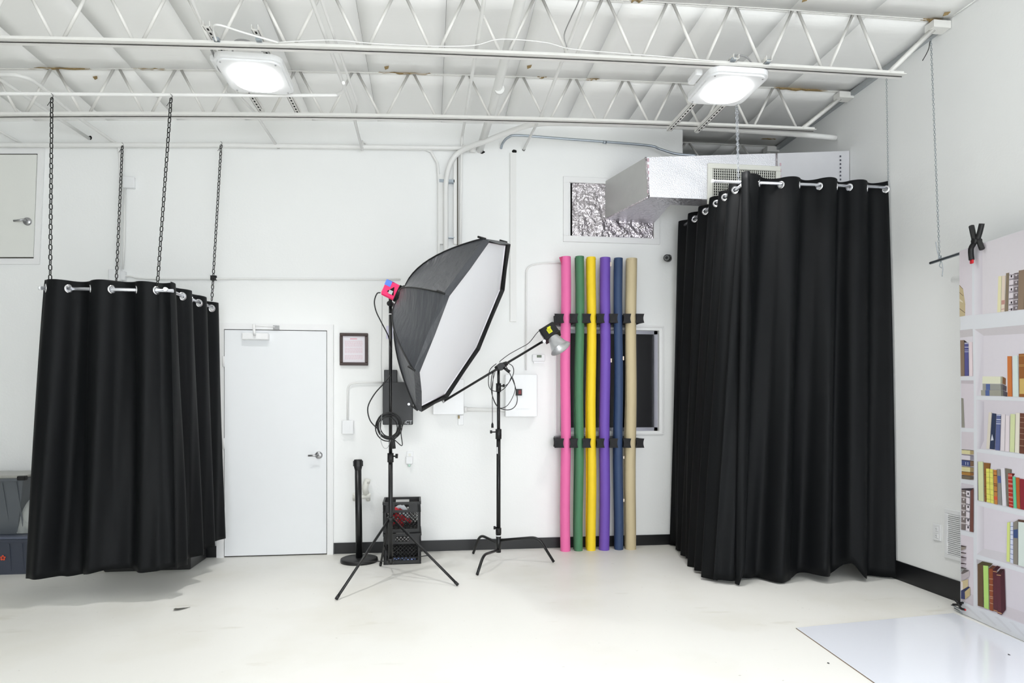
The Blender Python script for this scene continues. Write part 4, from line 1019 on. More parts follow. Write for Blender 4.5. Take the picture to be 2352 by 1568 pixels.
# cable coil
cc = Vector((px-.012, py-.045, zmid)); t = thing('power_cable', 'black power cable coiled on the softbox stand', 'cable', cc)
m_ = MB()
for k in range(7):
    r_ = .095+.013*math.sin(k*2.1); ox, oz = rnd.uniform(-.012, .012), rnd.uniform(-.012, .02)
    m_.tube([(cc.x+ox+r_*.95*math.cos(a), cc.y-.008*k*.6+.01*math.sin(a*2+k), cc.z+oz+r_*1.05*math.sin(a)) for a in [2*PI*i/28 for i in range(28)]], .0052, 6, closed=True)
m_.build('coil', BLKP, t)
hp = lambda x, y, d=.0: aF(x, y, 5.2+d)
pts = [hp(874, 672), hp(866, 674), hp(860, 692), hp(864, 715), hp(876, 740), hp(892, 772), hp(898, 800, .03)]
MB().tube(bez(pts, 5), .005, 6).build('head_lead', BLKP, t)
pts = [hp(898, 860, .03), hp(882, 880), hp(860, 905), hp(845, 935), hp(850, 965), hp(868, 985)]
MB().tube(bez(pts, 5), .005, 6).build('loop', BLKP, t)
pts = [hp(878, 680), hp(877, 760), hp(876, 840), hp(878, 930), hp(874, 1000), hp(880, 1026), hp(890, 1028), hp(897, 1010)]
MB().tube(bez(pts, 5), .0022, 6).build('trigger_wire', M('grey_cable', (150, 150, 150), .5), t)
pts = [hp(897, 1000, -.03), hp(912, 1015, -.03), hp(924, 1022, -.03), hp(921, 990, -.03), hp(930, 965, -.03)]
MB().tube(bez(pts, 5), .004, 6).build('tail', BLKP, t)
MB().tube([hp(903, 1010, -.04), hp(905, 1030, -.04)], .014, 8).build('plug', BLKP, t)

# ------------------------------------------------------------ boom stand with strobe
YS = 5.95
bs = aY(1145, 1270, YS); bx = bs.x
def zb_at(y): return aY(1145, y, YS).z
t = thing('boom_stand', 'black turtle base stand with a slanting boom arm', 'light stand', (bx, YS, 0))
MB().cyl((bx, YS, zb_at(1268)), (bx, YS, zb_at(1225)), .023, seg=16).build('base_hub', BLK, t)
MB().cyl((bx, YS, zb_at(1230)), (bx, YS, zb_at(1000)), .019, seg=14).build('lower_column', BLK, t)
MB().cyl((bx, YS, zb_at(1012)), (bx, YS, zb_at(880)), .015, seg=14).build('middle_column', BLK, t)
MB().cyl((bx, YS, zb_at(890)), (bx, YS, zb_at(843)), .0125, seg=14).build('upper_column', BLK, t)
for y0, y1, r_ in ((1008, 985, .028), (900, 880, .024), (1226, 1212, .026)):
    MB().cyl((bx, YS, zb_at(y0)), (bx, YS, zb_at(y1)), r_, seg=10).build('collar', BLKP, t)
MB().cyl((bx, YS, zb_at(1231)), (bx, YS, zb_at(1228.5)), .0245, seg=16).build('silver_band', WPL, t)
for (x, y, s) in ((1128, 992, -1), (1157, 886, 1), (1136, 1212, -1)):
    p = aY(x, y, YS-.02); MB().tube([(bx+s*.02, YS, p.z), (p.x, p.y, p.z)], .006, 8).cyl((p.x, p.y, p.z-.012), (p.x, p.y, p.z+.016), .010, seg=8).build('wing_knob', BLKP, t)
p = aY(1144, 1034, YS-.02); MB().box((p.x-.012, YS-.021, p.z-.03), (p.x-.003, YS-.016, p.z+.03)).build('sticker', WPL, t)
def leg(pts, gp):
    g_ = aZ(*gp, .006); P_ = []
    n = len(pts); 
    hub = Vector((bx, YS, 0))
    tot = Vector((g_.x-bx, g_.y-YS, 0))
    return g_
for (gx_, gy_, shoulder, hz) in ((1087, 1270, .62, 1247), (1096, 1319, .60, 1262), (1272, 1290, .62, 1240)):
    g_ = aZ(gx_, gy_, .008); v = Vector((g_.x-bx, g_.y-YS, 0)); h0 = zb_at(hz)-.0
    A = Vector((bx, YS, h0))+v.normalized()*.015; Bp = Vector((bx, YS, h0+.035))+v*.72; 
    MB().tube(rounded([A, Bp, g_], .07, 6), .0125, 10).build('leg', BLK, t)
# boom arm
e0 = aY(1016, 923, YS-.05); e1 = aY(1245, 785, YS-.05)
MB().cyl(e0, e1, .0105, seg=12).build('boom_arm', BLK, t)
MB().cyl(e0, e0.lerp(e1, .02), .013, seg=12).build('arm_end', SATIN, t)
pv = aY(1150, 842, YS-.03)
MB().tube([pv+Vector((-.05, 0, -.02)), pv, pv+Vector((.06, 0, .035))], [.020, .032, .018], 12).cyl(pv+Vector((0, -.05, 0)), pv+Vector((0, .03, 0)), .034, seg=16).build('grip_head', BLKP, t)
MB().tube([pv+Vector((.02, -.05, -.01)), pv+Vector((.075, -.055, -.05))], [.010, .016], 8).build('grip_handle', BLKP, t)
# strobe head
sh_c = aY(1263, 764, YS-.05)
t = thing('studio_strobe', 'small black strobe with yellow sticker and silver reflector on the boom', 'studio light', sh_c)
dr = (aY(1282, 793, YS-.05)-sh_c); dr = Vector((.32, -.28, -.90)).normalized(); sd = Vector((0, -1, 0)); sd = (sd-dr*sd.dot(dr)).normalized(); rt2 = sd.cross(dr)
dr2 = (ex*.50+ey*.80+ez*-.33).normalized(); xx = (ex*.84+ey*-.52); xx = (xx-dr2*xx.dot(dr2)).normalized(); yy2 = dr2.cross(xx)
mt = frame(sh_c, xx, yy2, dr2)
MB().box((-.075, -.055, -.062), (.075, .055, .055), mt, bev=.008).build('body', BLK, t)
front = -1 if (mt.to_3x3() @ Vector((0, -1, 0))).dot(CAM-sh_c) > 0 else 1
MB().box((-.018, front*.0555, -.02), (.022, front*.057, .028), mt).box((-.005, front*.0555, -.034), (.03, front*.057, -.018), mt).build('yellow_sticker', YEL, t)
m_ = MB()
for k in range(4): m_.box((-.012, front*.0572, -.014+k*.010), (.014, front*.0576, -.0115+k*.010), mt)
m_.build('sticker_print', M('sticker_ink', (90, 88, 24), .6), t)
MB().box((-.08, -.058, .045), (.08, .058, .058), mt, bev=.004).build('front_ring', BLKP, t)
m_ = MB()
for k in range(5): m_.box((-.079, front*.05, -.05+k*.018), (-.066, front*.058, -.041+k*.018), mt)
m_.build('cooling_fins', BLKP, t)
MB().lathe([(.052, .06), (.055, .075), (.060, .10), (.078, .155), (.098, .185), (.101, .188), (.097, .188), (.076, .155), (.057, .10), (.05, .08), (.001, .075)], mt, 32).build('reflector', M('silver_reflector', (205, 206, 207), .35, .5, var=.02), t)
MB().lathe([(.001, .12), (.03, .118), (.042, .1), (.045, .08)], mt, 20).build('glass_dome', M('frosted_glass', (220, 224, 222), .3), t)
MB().box((-.075, front*.03, -.062), (-.06, front*.03+.02, .02), mt).tube([aY(1243, 787, YS-.05), aY(1252, 780, YS-.07), sh_c], .012, 8).build('mount_bracket', BLKP, t)
MB().cyl(aY(1250, 783, YS-.12), aY(1250, 783, YS-.04), .014, seg=12).build('pivot', SATIN, t)
# boom cable
t = thing('strobe_cable', 'thin black strobe cable looped around the boom stand', 'cable', aY(1150, 900, YS-.06))
bp3 = lambda x, y, d=.08: aY(x, y, YS-d)
for nm, pts, r_ in (('lead', [(1243, 755), (1232, 766), (1215, 787), (1195, 799), (1170, 813), (1150, 828), (1148, 832)], .0035),
                    ('loop', [(1140, 835), (1125, 850), (1122, 880), (1128, 895), (1145, 898), (1160, 890), (1178, 862), (1178, 842), (1165, 833)], .0035),
                    ('loop', [(1160, 836), (1172, 860), (1184, 890), (1188, 920), (1180, 936), (1165, 941), (1145, 935), (1133, 915), (1128, 890), (1130, 862), (1136, 848)], .0040),
                    ('loop', [(1138, 850), (1131, 880), (1130, 905), (1138, 928), (1150, 937), (1168, 928), (1183, 895), (1176, 865), (1168, 880), (1155, 888)], .003),
                    ('plug_lead', [(1134, 850), (1131, 900), (1131, 940), (1131, 970)], .003)):
    MB().tube(bez([bp3(x, y, .08 if nm != 'loop' else .07+rnd.uniform(0, .03)) for x, y in pts], 5), r_, 6).build(nm, BLKP, t)
MB().tube([bp3(1131, 970), bp3(1131, 974), bp3(1131, 982)], [.004, .010, .011], 8).build('plug', BLKP, t)

# ------------------------------------------------------------ storage bins and case at left
FRT = M('frosted_plastic', (150, 158, 172), .3, var=.06, alpha=.72)
GB = M('grey_bin_plastic', (62, 67, 80), .4, var=.06)
pa = aZ(60, 1319, 0)
def bin_(x0, x1, y0, y1, z0, z1, tap, mat, label, name='storage_bin', lid=None):
    t = thing(name, label, 'storage bin', ((x0+x1)/2, (y0+y1)/2, z0), None)
    m_ = MB(); e = tap
    vs = [(x0+e, y0+e, z0), (x1-e, y0+e, z0), (x1-e, y1-e, z0), (x0+e, y1-e, z0), (x0, y0, z1), (x1, y0, z1), (x1, y1, z1), (x0, y1, z1)]
    m_.add(vs, [(3, 2, 1, 0), (0, 1, 5, 4), (1, 2, 6, 5), (2, 3, 7, 6), (3, 0, 4, 7)]); m_.build('tub', mat, t, solid=.004)
    m_ = MB(); 
    for k in range(6):
        xx_ = x0+(x1-x0)*(k+.5)/6; m_.add([(xx_-.006, y0+e-.004, z0+.03), (xx_+.006, y0+e-.004, z0+.03), (xx_+.006, y0-.005, z1-.03), (xx_-.006, y0-.005, z1-.03)], [(0, 1, 2, 3)])
    m_.build('ribs', mat, t, solid=.003)
    m_ = MB()
    for (p, q) in (((x0-.012, y0-.012), (x1+.012, y0+.004)), ((x0-.012, y1-.004), (x1+.012, y1+.012)), ((x0-.012, y0), (x0+.004, y1)), ((x1-.004, y0), (x1+.012, y1))): m_.box((p[0], p[1], z1-.018), (q[0], q[1], z1+.004))
    m_.build('rim', mat, t)
    if lid: MB().box((x0-.014, y0-.014, z1+.004), (x1+.014, y1+.014, z1+.03), bev=.008).build('lid', lid, t)
    return t
x1b = aY(62, 1300, 6.0).x+.05
zt1 = aY(30, 1238, 5.95).z
t = bin_(x1b-.62, x1b-.03, 5.98, 6.38, 0, zt1-.012, .03, GB, 'slate grey storage bin on the floor at the left edge with an orange mark', lid=M('lid_grey', (88, 94, 110), .35))
p = aY(7, 1281, 5.985); m_ = MB()
for dx, dz in ((0, .02), (.017, .006), (.01, -.015), (-.012, -.014), (-.016, .007)): m_.lathe([(0.001, .003), (.008, .002), (.009, 0)], zalong((p.x+dx*.8, 5.982, p.z+dz*.8), (0, -1, 0)), 8)
m_.build('orange_mark', M('orange_sticker', (214, 78, 44), .5), t)
zb3 = zt1+.022; zt3 = aY(30, 1100, 5.95).z
t = bin_(x1b-.72, aY(50, 1100, 5.95).x, 5.97, 6.36, zb3, zt3, .11, M('cloudy_bin', (100, 105, 110), .3, var=.12, scale=3, alpha=.85), 'cloudy translucent storage bin stacked on the grey one at the left edge', lid=M('cloudy_lid', (160, 160, 154), .3))
a = aY(38, 1093, 5.93); b = aY(57, 1103, 5.93); MB().box((a.x, 5.93, b.z), (b.x, 5.975, a.z), bev=.005).build('latch', BLKP, t)
m_ = MB(); bx0, bx1 = aY(30, 1100, 6.1).x, aY(30, 1100, 6.1).x+.24
def bag(u, v):
    an = 2*PI*u; r_ = (.13*math.sin(PI*min(1, .25+v*.75))**.6+.01)*(1+.12*math.sin(5*an+7*v)); return ((bx0+bx1)/2+r_*math.cos(an), 6.14+.6*r_*math.sin(an), zb3+.002+.28*v)
m_.grid(bag, 20, 8); tag(m_.build('plastic_bag', M('clear_bag', (190, 194, 190), .2, var=.12, scale=20, bump=.8, bscale=14, alpha=.75)), 'crumpled clear plastic bag beside the translucent bin', 'bag')
q = aZ(432, 1309, 0)
t = thing('storage_case', 'black case standing under the left curtain near the door', 'case', (-2.4, 6.18, 0))
MB().box((-2.75, 5.99, 0), (-2.045, 6.40, .36), bev=.008).build('body', M('black_case', (30, 30, 30), .35, var=.15), t)
MB().box((-2.755, 5.985, .30), (-2.04, 6.405, .32)).build('lid_seam', BLK, t)

# ------------------------------------------------------------ floor bits
p = aZ(400, 1398, 0.002); q = aZ(436, 1395, .002)
m_ = MB(); m_.add([(p.x, p.y+.02, .001), (p.x+.01, p.y-.04, .012), (p.x+.045, p.y-.045, .018), (q.x, q.y+.01, .003), (p.x+.04, p.y+.01, .001)], [(0, 1, 2, 4), (4, 2, 3)])
tag(m_.build('debris_scrap', M('grey_scrap', (92, 90, 80), .6), solid=.002), 'small pointed grey scrap lying on the floor in front of the left curtain', 'scrap')
# glossy white board
A = aZ(1828, 1441, .006); Bq = aZ(2010, 1568, .006); D_ = aZ(2150, 1411, .006)
v1 = (Bq-A).normalized(); v2 = (D_-A).normalized()
P0 = A; P1 = A+v1*2.6; P2 = A+v2*1.33+v1*2.6; P3 = A+v2*1.24
m_ = MB(); m_.mat(M('glossy_white_board', (226, 229, 237), .13, var=.006, scale=2)); m_.add([(p.x, p.y, .006) for p in (P0, P1, P2, P3)], [(0, 1, 2, 3)])
m_.mat(M('board_edge_brown', (122, 104, 84), .8)); m_.add([(p.x, p.y, .0065*k) for k in (0, .9) for p in (P0, P1, P2, P3)], [(0, 1, 5, 4), (1, 2, 6, 5), (2, 3, 7, 6), (3, 0, 4, 7)])
tag(m_.build('glossy_floor_board'), 'large glossy white board lying on the floor below the bookshelf backdrop', 'board')
for k, (x, y) in enumerate(((2318, 1503), (1903, 1520))):
    p = aZ(x, y, .0075); MB().box((p.x-.008, p.y-.006, .0067 if k == 0 else .0005), (p.x+.008, p.y+.006, .009 if k == 0 else .003))
    m_ = MB(); z = .0067 if k == 0 else .0005; m_.add([(p.x-.009, p.y, z), (p.x, p.y-.008, z), (p.x+.008, p.y+.002, z), (p.x, p.y+.008, z+.004)], [(0, 1, 2), (0, 2, 3), (1, 2, 3)])
    tag(m_.build('paint_chip', M('dark_chip', (60, 60, 62), .6)), ('tiny dark chip on the glossy white board', 'tiny dark chip on the bare floor left of the white board')[k], 'chip')

# ------------------------------------------------------------ right wall things
t = thing('wall_outlet', 'white duplex outlet on the right wall beside the vent grille', 'outlet', aX(2151, 1240, XW))
def xbox(mb, x0, y0, x1, y1, d, bev=0):
    a = aX(x0, y0, XW-d); b = aX(x1, y1, XW-d); return mb.box((XW-d, a.y, b.z), (XW, b.y, a.z), bev=bev)
a = aX(2143, 1203, XW-.008); ww = .075
zc_ = aX(2151, 1222, XW-.008); 
MB().box((XW-.008, zc_.y-.038, zc_.z-.062), (XW, zc_.y+.038, zc_.z+.062), bev=.003).build('plate', WPL, t)
for s in (-1, 1): MB().box((XW-.011, zc_.y-.016, zc_.z+s*.026-.016), (XW-.007, zc_.y+.016, zc_.z+s*.026+.016), bev=.002).build('socket', WPL, t)
m_ = MB()
for s in (-1, 1):
    for q in (-1, 1): m_.box((XW-.0115, zc_.y+q*.006-.001, zc_.z+s*.026-.005), (XW-.0105, zc_.y+q*.006+.001, zc_.z+s*.026+.005))
m_.build('slots', DARK, t)
ga = aX(2168, 1167, XW-.012); gz1 = ga.z; gz0 = aX(2168, 1279, XW-.012).z; gy1 = ga.y; gy0 = gy1-.36
t = thing('vent_grille', 'white louvred return air grille on the right wall, partly behind the backdrop', 'vent', (XW, (gy0+gy1)/2, gz0))
e = .032
m_ = MB()
for p, q in (((gy0, gz0), (gy1, gz0+e)), ((gy0, gz1-e), (gy1, gz1)), ((gy0, gz0+e), (gy0+e, gz1-e)), ((gy1-e, gz0+e), (gy1, gz1-e))): m_.box((XW-.012, p[0], p[1]), (XW, q[0], q[1]), bev=.003)
m_.build('frame', WPL, t)
MB().box((XW-.002, gy0+e, gz0+e), (XW-.001, gy1-e, gz1-e)).build('dark_throat', M('vent_dark', (96, 98, 96), .8), t)
nsl = 21
for k in range(nsl):
    z = gz0+e+(gz1-gz0-2*e)*(k+.5)/nsl
    m_ = MB(); m_.add([(XW-.012, gy0+e, z-.005), (XW-.012, gy1-e, z-.005), (XW-.003, gy1-e, z+.004), (XW-.003, gy0+e, z+.004), (XW-.012, gy0+e, z-.003), (XW-.012, gy1-e, z-.003), (XW-.003, gy1-e, z+.006), (XW-.003, gy0+e, z+.006)],
        [(0, 1, 2, 3), (7, 6, 5, 4), (0, 4, 5, 1), (1, 5, 6, 2), (2, 6, 7, 3), (3, 7, 4, 0)]); m_.build('louvre', WPL, t)

# ------------------------------------------------------------ printed bookshelf backdrop
G0 = aZ(2206, 1408, 0); G1 = aZ(2352, 1474, 0); bd = (G1-G0).normalized(); bn = Vector((bd.y, -bd.x, 0));
if bn.dot(CAM-G0) < 0: bn = -bn
def BD(x, y, off=0):
    d = ray(x, y); o = G0+bn*off; k = (o-CAM).dot(bn)/d.dot(bn); return CAM+d*k
ztopb = BD(2204, 576).z
Lb = 2.2; far_ = G0+bd*Lb
# weights: compute where columns fall in pixels for the top edge
t = thing('bookshelf_backdrop', 'printed cloth backdrop of a white bookshelf full of books, hanging at right', 'backdrop', (G0.x, G0.y, 0))
m_ = MB()
def sheet(u, v):
    p = G0+bd*(Lb*u); zt2 = ztopb+.0; z = .004+(zt2-.004)*v; return (p.x, p.y, z)
m_.grid(sheet, 30, 10)
me_o = m_.build('sheet', M('backdrop_base_white', (224, 226, 231), .55, var=.01), t, solid=.0)
PR = MB(); PC = []; lay = [0]
def clipz(p): p.z = max(.006, min(p.z, ztopb-.002)); return p
def poly(pts, col, mp=None, col2=None):
    lay[0] += 1; off = .0005+lay[0]*.000012
    P_ = []
    for (x, y) in pts:
        if mp: x, y = mp(x, y)
        x = min(x, 2600); P_.append(tuple(clipz(BD(max(x, 2203.5), y, off))))
    n = len(P_); PR.add(P_, [tuple(range(n))])
    c1 = lin(col); c2 = lin(col2) if col2 else c1
    for k in range(n): PC.append(c1 if not col2 or k in (0, n-1) else c2)
ZA = lambda x, y: (2100+x/4.611, 580+y/4.611)
ZB = lambda x, y: (2100+x/4.9, 880+y/4.9)
ZC = lambda x, y: (2100+x/4.9, 1150+y/4.9)
IN = (217, 209, 216); IN2 = (204, 196, 204); SH = (196, 189, 194); LT = (228, 226, 232)
def rect(x0, y0, x1, y1, col, mp, sl=0, col2=None): poly([(x0, y0), (x1, y0+sl*(x1-x0)), (x1, y1+sl*(x1-x0)), (x0, y1)], col, mp, col2)
E_ = 2300   # extended right beyond frame, in zoom pixels
def ex_(a, b, x): # linear extrapolation helper
    return b[1]+(b[1]-a[1])/(b[0]-a[0])*(x-b[0])
# row 1
poly([(455, -900), (612, -900), (612, 660), (478, 678)], IN, ZA, (222, 216, 222))
poly([(720, -900), (E_, -900), (E_, 480), (720, 652)], (222, 217, 222), ZA)
poly([(635, -900), (722, -900), (722, 650), (635, 662)], LT, ZA, (212, 206, 214))
# row 2
poly([(483, 822), (618, 808), (625, 1310), (492, 1312)], (222, 217, 223), ZA)
poly([(483, 822), (618, 808), (620, 885), (485, 900)], (200, 195, 197), ZA)
poly([(640, 812), (E_, 660), (E_, 1560), (680, 1515), (655, 1512)], (221, 216, 223), ZA)
poly([(640, 812), (E_, 660), (E_, 800), (735, 880)], (204, 199, 203), ZA)
poly([(640, 815), (733, 880), (733, 1310), (672, 1512), (650, 1512)], (228, 226, 232), ZA, (216, 211, 219))
# row 3
poly([(495, 1352), (627, 1352), (629, 1600), (497, 1600)], IN, ZA); poly([(495, 1352), (627, 1352), (627, 1390), (495, 1385)], (196, 188, 194), ZA)
poly([(526, 60), (668, 60), (668, 508), (530, 498)], IN, ZB)
poly([(700, 185), (E_, 235), (E_, 900), (808, 745), (705, 735)], (215, 209, 216), ZB)
poly([(703, 188), (785, 205), (785, 640), (745, 738), (703, 733)], (226, 224, 230), ZB, (196, 190, 200))
# row 4
poly([(532, 545), (668, 552), (668, 1095), (532, 1070)], (213, 205, 211), ZB)
poly([(705, 775), (E_, 1000), (E_, 1620), (712, 1322)], (219, 214, 221), ZB)
# row 5
poly([(528, 1120), (668, 1145), (668, 1676), (525, 1648)], (206, 200, 208), ZB)
poly([(705, 50), (E_, 430), (E_, 1090), (705, 600)], (221, 215, 223), ZC)
poly([(705, 50), (785, 68), (785, 535), (703, 600)], (230, 228, 234), ZC, (208, 202, 210))
poly([(705, 598), (785, 535), (E_, 850), (E_, 1090)], (212, 208, 213), ZC)
# row 6
poly([(525, 380), (665, 412), (665, 1185), (525, 1120)], (221, 212, 219), ZC)
poly([(700, 655), (E_, 1130), (E_, 1800), (712, 1190)], (218, 212, 219), ZC)
poly([(700, 655), (870, 700), (780, 690), (712, 790)], (190, 186, 192), ZC)
poly([(1040, 1185), (E_, 1640), (E_, 1840), (900, 1240), (712, 1190)], (210, 203, 208), ZC)
poly([(525, 1120), (640, 1045), (665, 1060), (665, 1185)], (208, 200, 206), ZC)
# marble base streaks
for k in range(5): poly([(560+k*170, 1180+k*60), (600+k*170, 1185+k*60), (760+k*170, 1330+k*70), (740+k*170, 1335+k*70)], (216, 217, 222), ZC)
# spines: (x0,ytop0,x1,ytop1,ybot1,ybot0,col) as quads
def bk(mp, x0, y0, x1, y1, x2, y2, x3, y3, col, bands=(), bc=(60, 50, 50), edge=True):
    poly([(x0, y0), (x1, y1), (x2, y2), (x3, y3)], col, mp)
    if edge:
        dk = tuple(int(c*.72) for c in col); w_ = max(2, (x1-x0)*.1); poly([(x1-w_, y1), (x1, y1), (x2, y2), (x2-w_, y2)], dk, mp)
    for b in bands:
        f0, f1 = (b if isinstance(b, tuple) else (b, b+.012))
        L_ = lambda f: (x0+(x3-x0)*f, y0+(y3-y0)*f); R__ = lambda f: (x1+(x2-x1)*f, y1+(y2-y1)*f)
        poly([L_(f0), R__(f0), R__(f1), L_(f1)], bc, mp)
# row 1 left stack of tan books
poly([(470, 338), (517, 385), (540, 545), (538, 668), (480, 678)], (196, 180, 144), ZA)
for (a0, b0, c0, d0) in ((473, 345, 516, 385), (474, 420, 518, 458), (480, 592, 538, 638)): poly([(a0, b0-3), (c0, d0-3), (c0, d0+3), (a0, b0+4)], (92, 78, 66), ZA)
poly([(476, 485), (515, 520), (515, 530), (477, 512)], (222, 212, 190), ZA)
B_ = bk
B_(ZA, 890, 250, 928, 248, 918, 628, 878, 632, (232, 226, 186))
B_(ZA, 930, 246, 967, 242, 957, 622, 920, 628, (228, 212, 196), bands=((.68, .80), (.92, .94)), bc=(196, 150, 140))
B_(ZA, 972, 218, 1005, 212, 995, 618, 958, 624, (138, 124, 104))
B_(ZA, 1007, 228, 1056, 220, 1046, 612, 1000, 618, (224, 216, 222), bands=(.02, .13, .15, .3, .32, .47, .5, .66, .68, .82, .84, .95), bc=(58, 50, 56))
for f_ in (250, 388, 527, 600): poly([(1022, f_-10), (1036, f_-12), (1036, f_+12), (1020, f_+12)], (50, 44, 50), ZA)
B_(ZA, 1058, 218, 1104, 210, 1094, 607, 1048, 612, (122, 112, 116), bands=(.04, .18, .2, .34, .36, .52, .54, .7, .72, .86, .88), bc=(206, 198, 204))
for f_ in (240, 314, 382, 448, 520, 586): poly([(1068, f_), (1080, f_-12), (1090, f_), (1078, f_+12)], (220, 214, 218), ZA)
B_(ZA, 1106, 190, 1175, 178, 1165, 600, 1096, 606, (144, 124, 106))
for k in range(9): B_(ZA, 1180+k*52, 200-k*6, 1228+k*52, 195-k*6, 1222+k*52, 596-k*6, 1172+k*52, 600-k*6, ((96, 60, 50), (226, 216, 204), (150, 120, 80), (70, 80, 120), (206, 196, 180))[k % 5])
# row 2
B_(ZA, 486, 928, 530, 926, 534, 1306, 492, 1308, (140, 120, 102)); poly([(520, 926), (560, 948), (532, 952), (528, 926)], (64, 58, 56), ZA)
B_(ZA, 532, 955, 574, 955, 579, 1304, 534, 1306, (92, 92, 146), bands=((.01, .03), (.12, .14), (.21, .22), (.26, .275)), bc=(214, 216, 230))
B_(ZA, 582, 948, 617, 946, 622, 1306, 583, 1308, (234, 218, 222))
B_(ZA, 722, 1310, 935, 1312, 935, 1388, 720, 1386, (228, 228, 204)); poly([(935, 1312), (970, 1332), (968, 1402), (933, 1388)], (128, 92, 66), ZA)
B_(ZA, 724, 1390, 935, 1392, 938, 1456, 724, 1454, (158, 158, 152)); poly([(758, 1391), (802, 1391), (803, 1455), (760, 1455)], (88, 106, 156), ZA); poly([(935, 1392), (978, 1415), (976, 1470), (938, 1456)], (92, 84, 90), ZA)
B_(ZA, 706, 1456, 940, 1458, 942, 1518, 708, 1512, (162, 160, 148)); poly([(752, 1457), (796, 1457), (797, 1516), (754, 1515)], (88, 106, 156), ZA); poly([(940, 1458), (986, 1480), (984, 1524), (942, 1518)], (84, 78, 86), ZA)
B_(ZA, 985, 1096, 1034, 1096, 1040, 1524, 988, 1522, (206, 122, 66)); B_(ZA, 1046, 1092, 1100, 1090, 1108, 1526, 1044, 1524, (216, 228, 224))
B_(ZA, 1106, 1072, 1180, 1068, 1185, 1530, 1110, 1528, (150, 96, 52), bands=(.04, .25, .28), bc=(196, 156, 96)); poly([(1116, 1335), (1180, 1330), (1182, 1495), (1114, 1495)], (206, 176, 108), ZA)
for k in range(9): B_(ZA, 1186+k*60, 1080-k*3, 1240+k*60, 1078-k*3, 1244+k*60, 1535+k*5, 1190+k*60, 1530+k*5, ((60, 80, 110), (200, 70, 60), (222, 214, 200), (96, 120, 90))[k % 4])
# row 3
poly([(528, 165), (552, 170), (566, 498), (533, 496)], (150, 148, 138), ZB)
B_(ZB, 838, 325, 872, 325, 850, 738, 810, 735, (222, 214, 200)); B_(ZB, 876, 335, 922, 342, 906, 745, 848, 738, (52, 62, 88)); poly([(876, 570), (892, 640), (860, 645)], (214, 218, 226), ZB)
B_(ZB, 925, 350, 976, 352, 964, 756, 910, 750, (96, 106, 150), bands=((.01, .03), (.13, .15), (.2, .21), (.25, .27)), bc=(216, 220, 234)); B_(ZB, 982, 348, 1028, 350, 1018, 762, 970, 758, (226, 218, 222))
B_(ZB, 1030, 362, 1076, 364, 1072, 770, 1020, 764, (230, 220, 224)); B_(ZB, 1082, 345, 1140, 348, 1130, 778, 1074, 770, (214, 222, 172)); B_(ZB, 1142, 332, 1190, 335, 1182, 785, 1132, 778, (232, 226, 212))
B_(ZB, 1190, 335, 1240, 338, 1236, 795, 1184, 788, (110, 70, 56), bands=(.1, .22, .36, .5, .64, .8), bc=(176, 150, 130))
for k in range(9): B_(ZB, 1244+k*55, 345+k*4, 1294+k*55, 350+k*4, 1290+k*55, 800+k*9, 1240+k*55, 795+k*9, ((140, 60, 50), (206, 200, 186), (70, 86, 100), (170, 130, 70))[k % 4])
# row 4 left stack
for (y0, y1, col, sc_) in ((745, 802, (218, 210, 164), (176, 158, 118)), (802, 866, (222, 216, 224), (150, 146, 158)), (862, 935, (72, 82, 128), (120, 96, 76)), (935, 1000, (216, 208, 162), (158, 138, 100)), (992, 1040, (168, 124, 66), (140, 100, 60)), (1035, 1085, (120, 108, 92), (100, 90, 80))):
    poly([(533, y0), (628, y0+10), (628, y1), (533, y1-12)], col, ZB); poly([(628, y0+10), (668, y0+12), (668, y1-2), (628, y1)], sc_, ZB); poly([(533, y0-2), (668, y0+11), (668, y0+15), (533, y0+3)], (52, 44, 50), ZB)
poly([(575, 885), (580, 886), (580, 918), (575, 917)], (214, 218, 232), ZB); poly([(600, 888), (606, 888), (606, 922), (600, 921)], (214, 218, 232), ZB)
# row 4 right
B_(ZB, 714, 880, 778, 882, 785, 1330, 722, 1318, (214, 222, 178)); poly([(712, 878), (716, 880), (722, 1318), (714, 1312)], (56, 54, 62), ZB)
B_(ZB, 782, 892, 860, 900, 812, 1335, 790, 1330, (142, 98, 56), bands=(.3, .6, .85), bc=(70, 46, 36))
B_(ZB, 808, 958, 846, 960, 858, 1345, 815, 1335, (226, 224, 108), bands=(.1, .25, .4, .44, .6, .75, .9), bc=(176, 172, 76)); B_(ZB, 848, 962, 886, 968, 898, 1355, 858, 1345, (226, 224, 112), bands=(.1, .25, .4, .44, .6, .75, .9), bc=(176, 172, 76))
B_(ZB, 890, 972, 930, 975, 938, 1365, 902, 1358, (196, 132, 70), bands=((.05, .06), (.15, .17), (.4, .42), (.45, .47), (.62, .64), (.8, .82)), bc=(88, 52, 36)); poly([(896, 1270), (934, 1275), (936, 1315), (900, 1310)], (214, 92, 60), ZB)
B_(ZB, 932, 965, 970, 968, 988, 1372, 944, 1362, (140, 138, 136)); poly([(936, 1040), (972, 1042), (976, 1122), (942, 1120)], (84, 98, 150), ZB)
B_(ZB, 972, 952, 1020, 955, 1038, 1382, 992, 1374, (228, 224, 230)); B_(ZB, 1024, 955, 1096, 968, 1064, 1388, 1042, 1382, (122, 116, 104))
B_(ZB, 1055, 1012, 1102, 1016, 1114, 1402, 1066, 1390, (178, 54, 44), bands=(.04, .07, .18, .28, .31, .42, .45, .56, .68, .71, .82, .92), bc=(226, 186, 170)); poly([(1100, 1012), (1132, 1018), (1110, 1050), (1104, 1045)], (90, 30, 30), ZB)
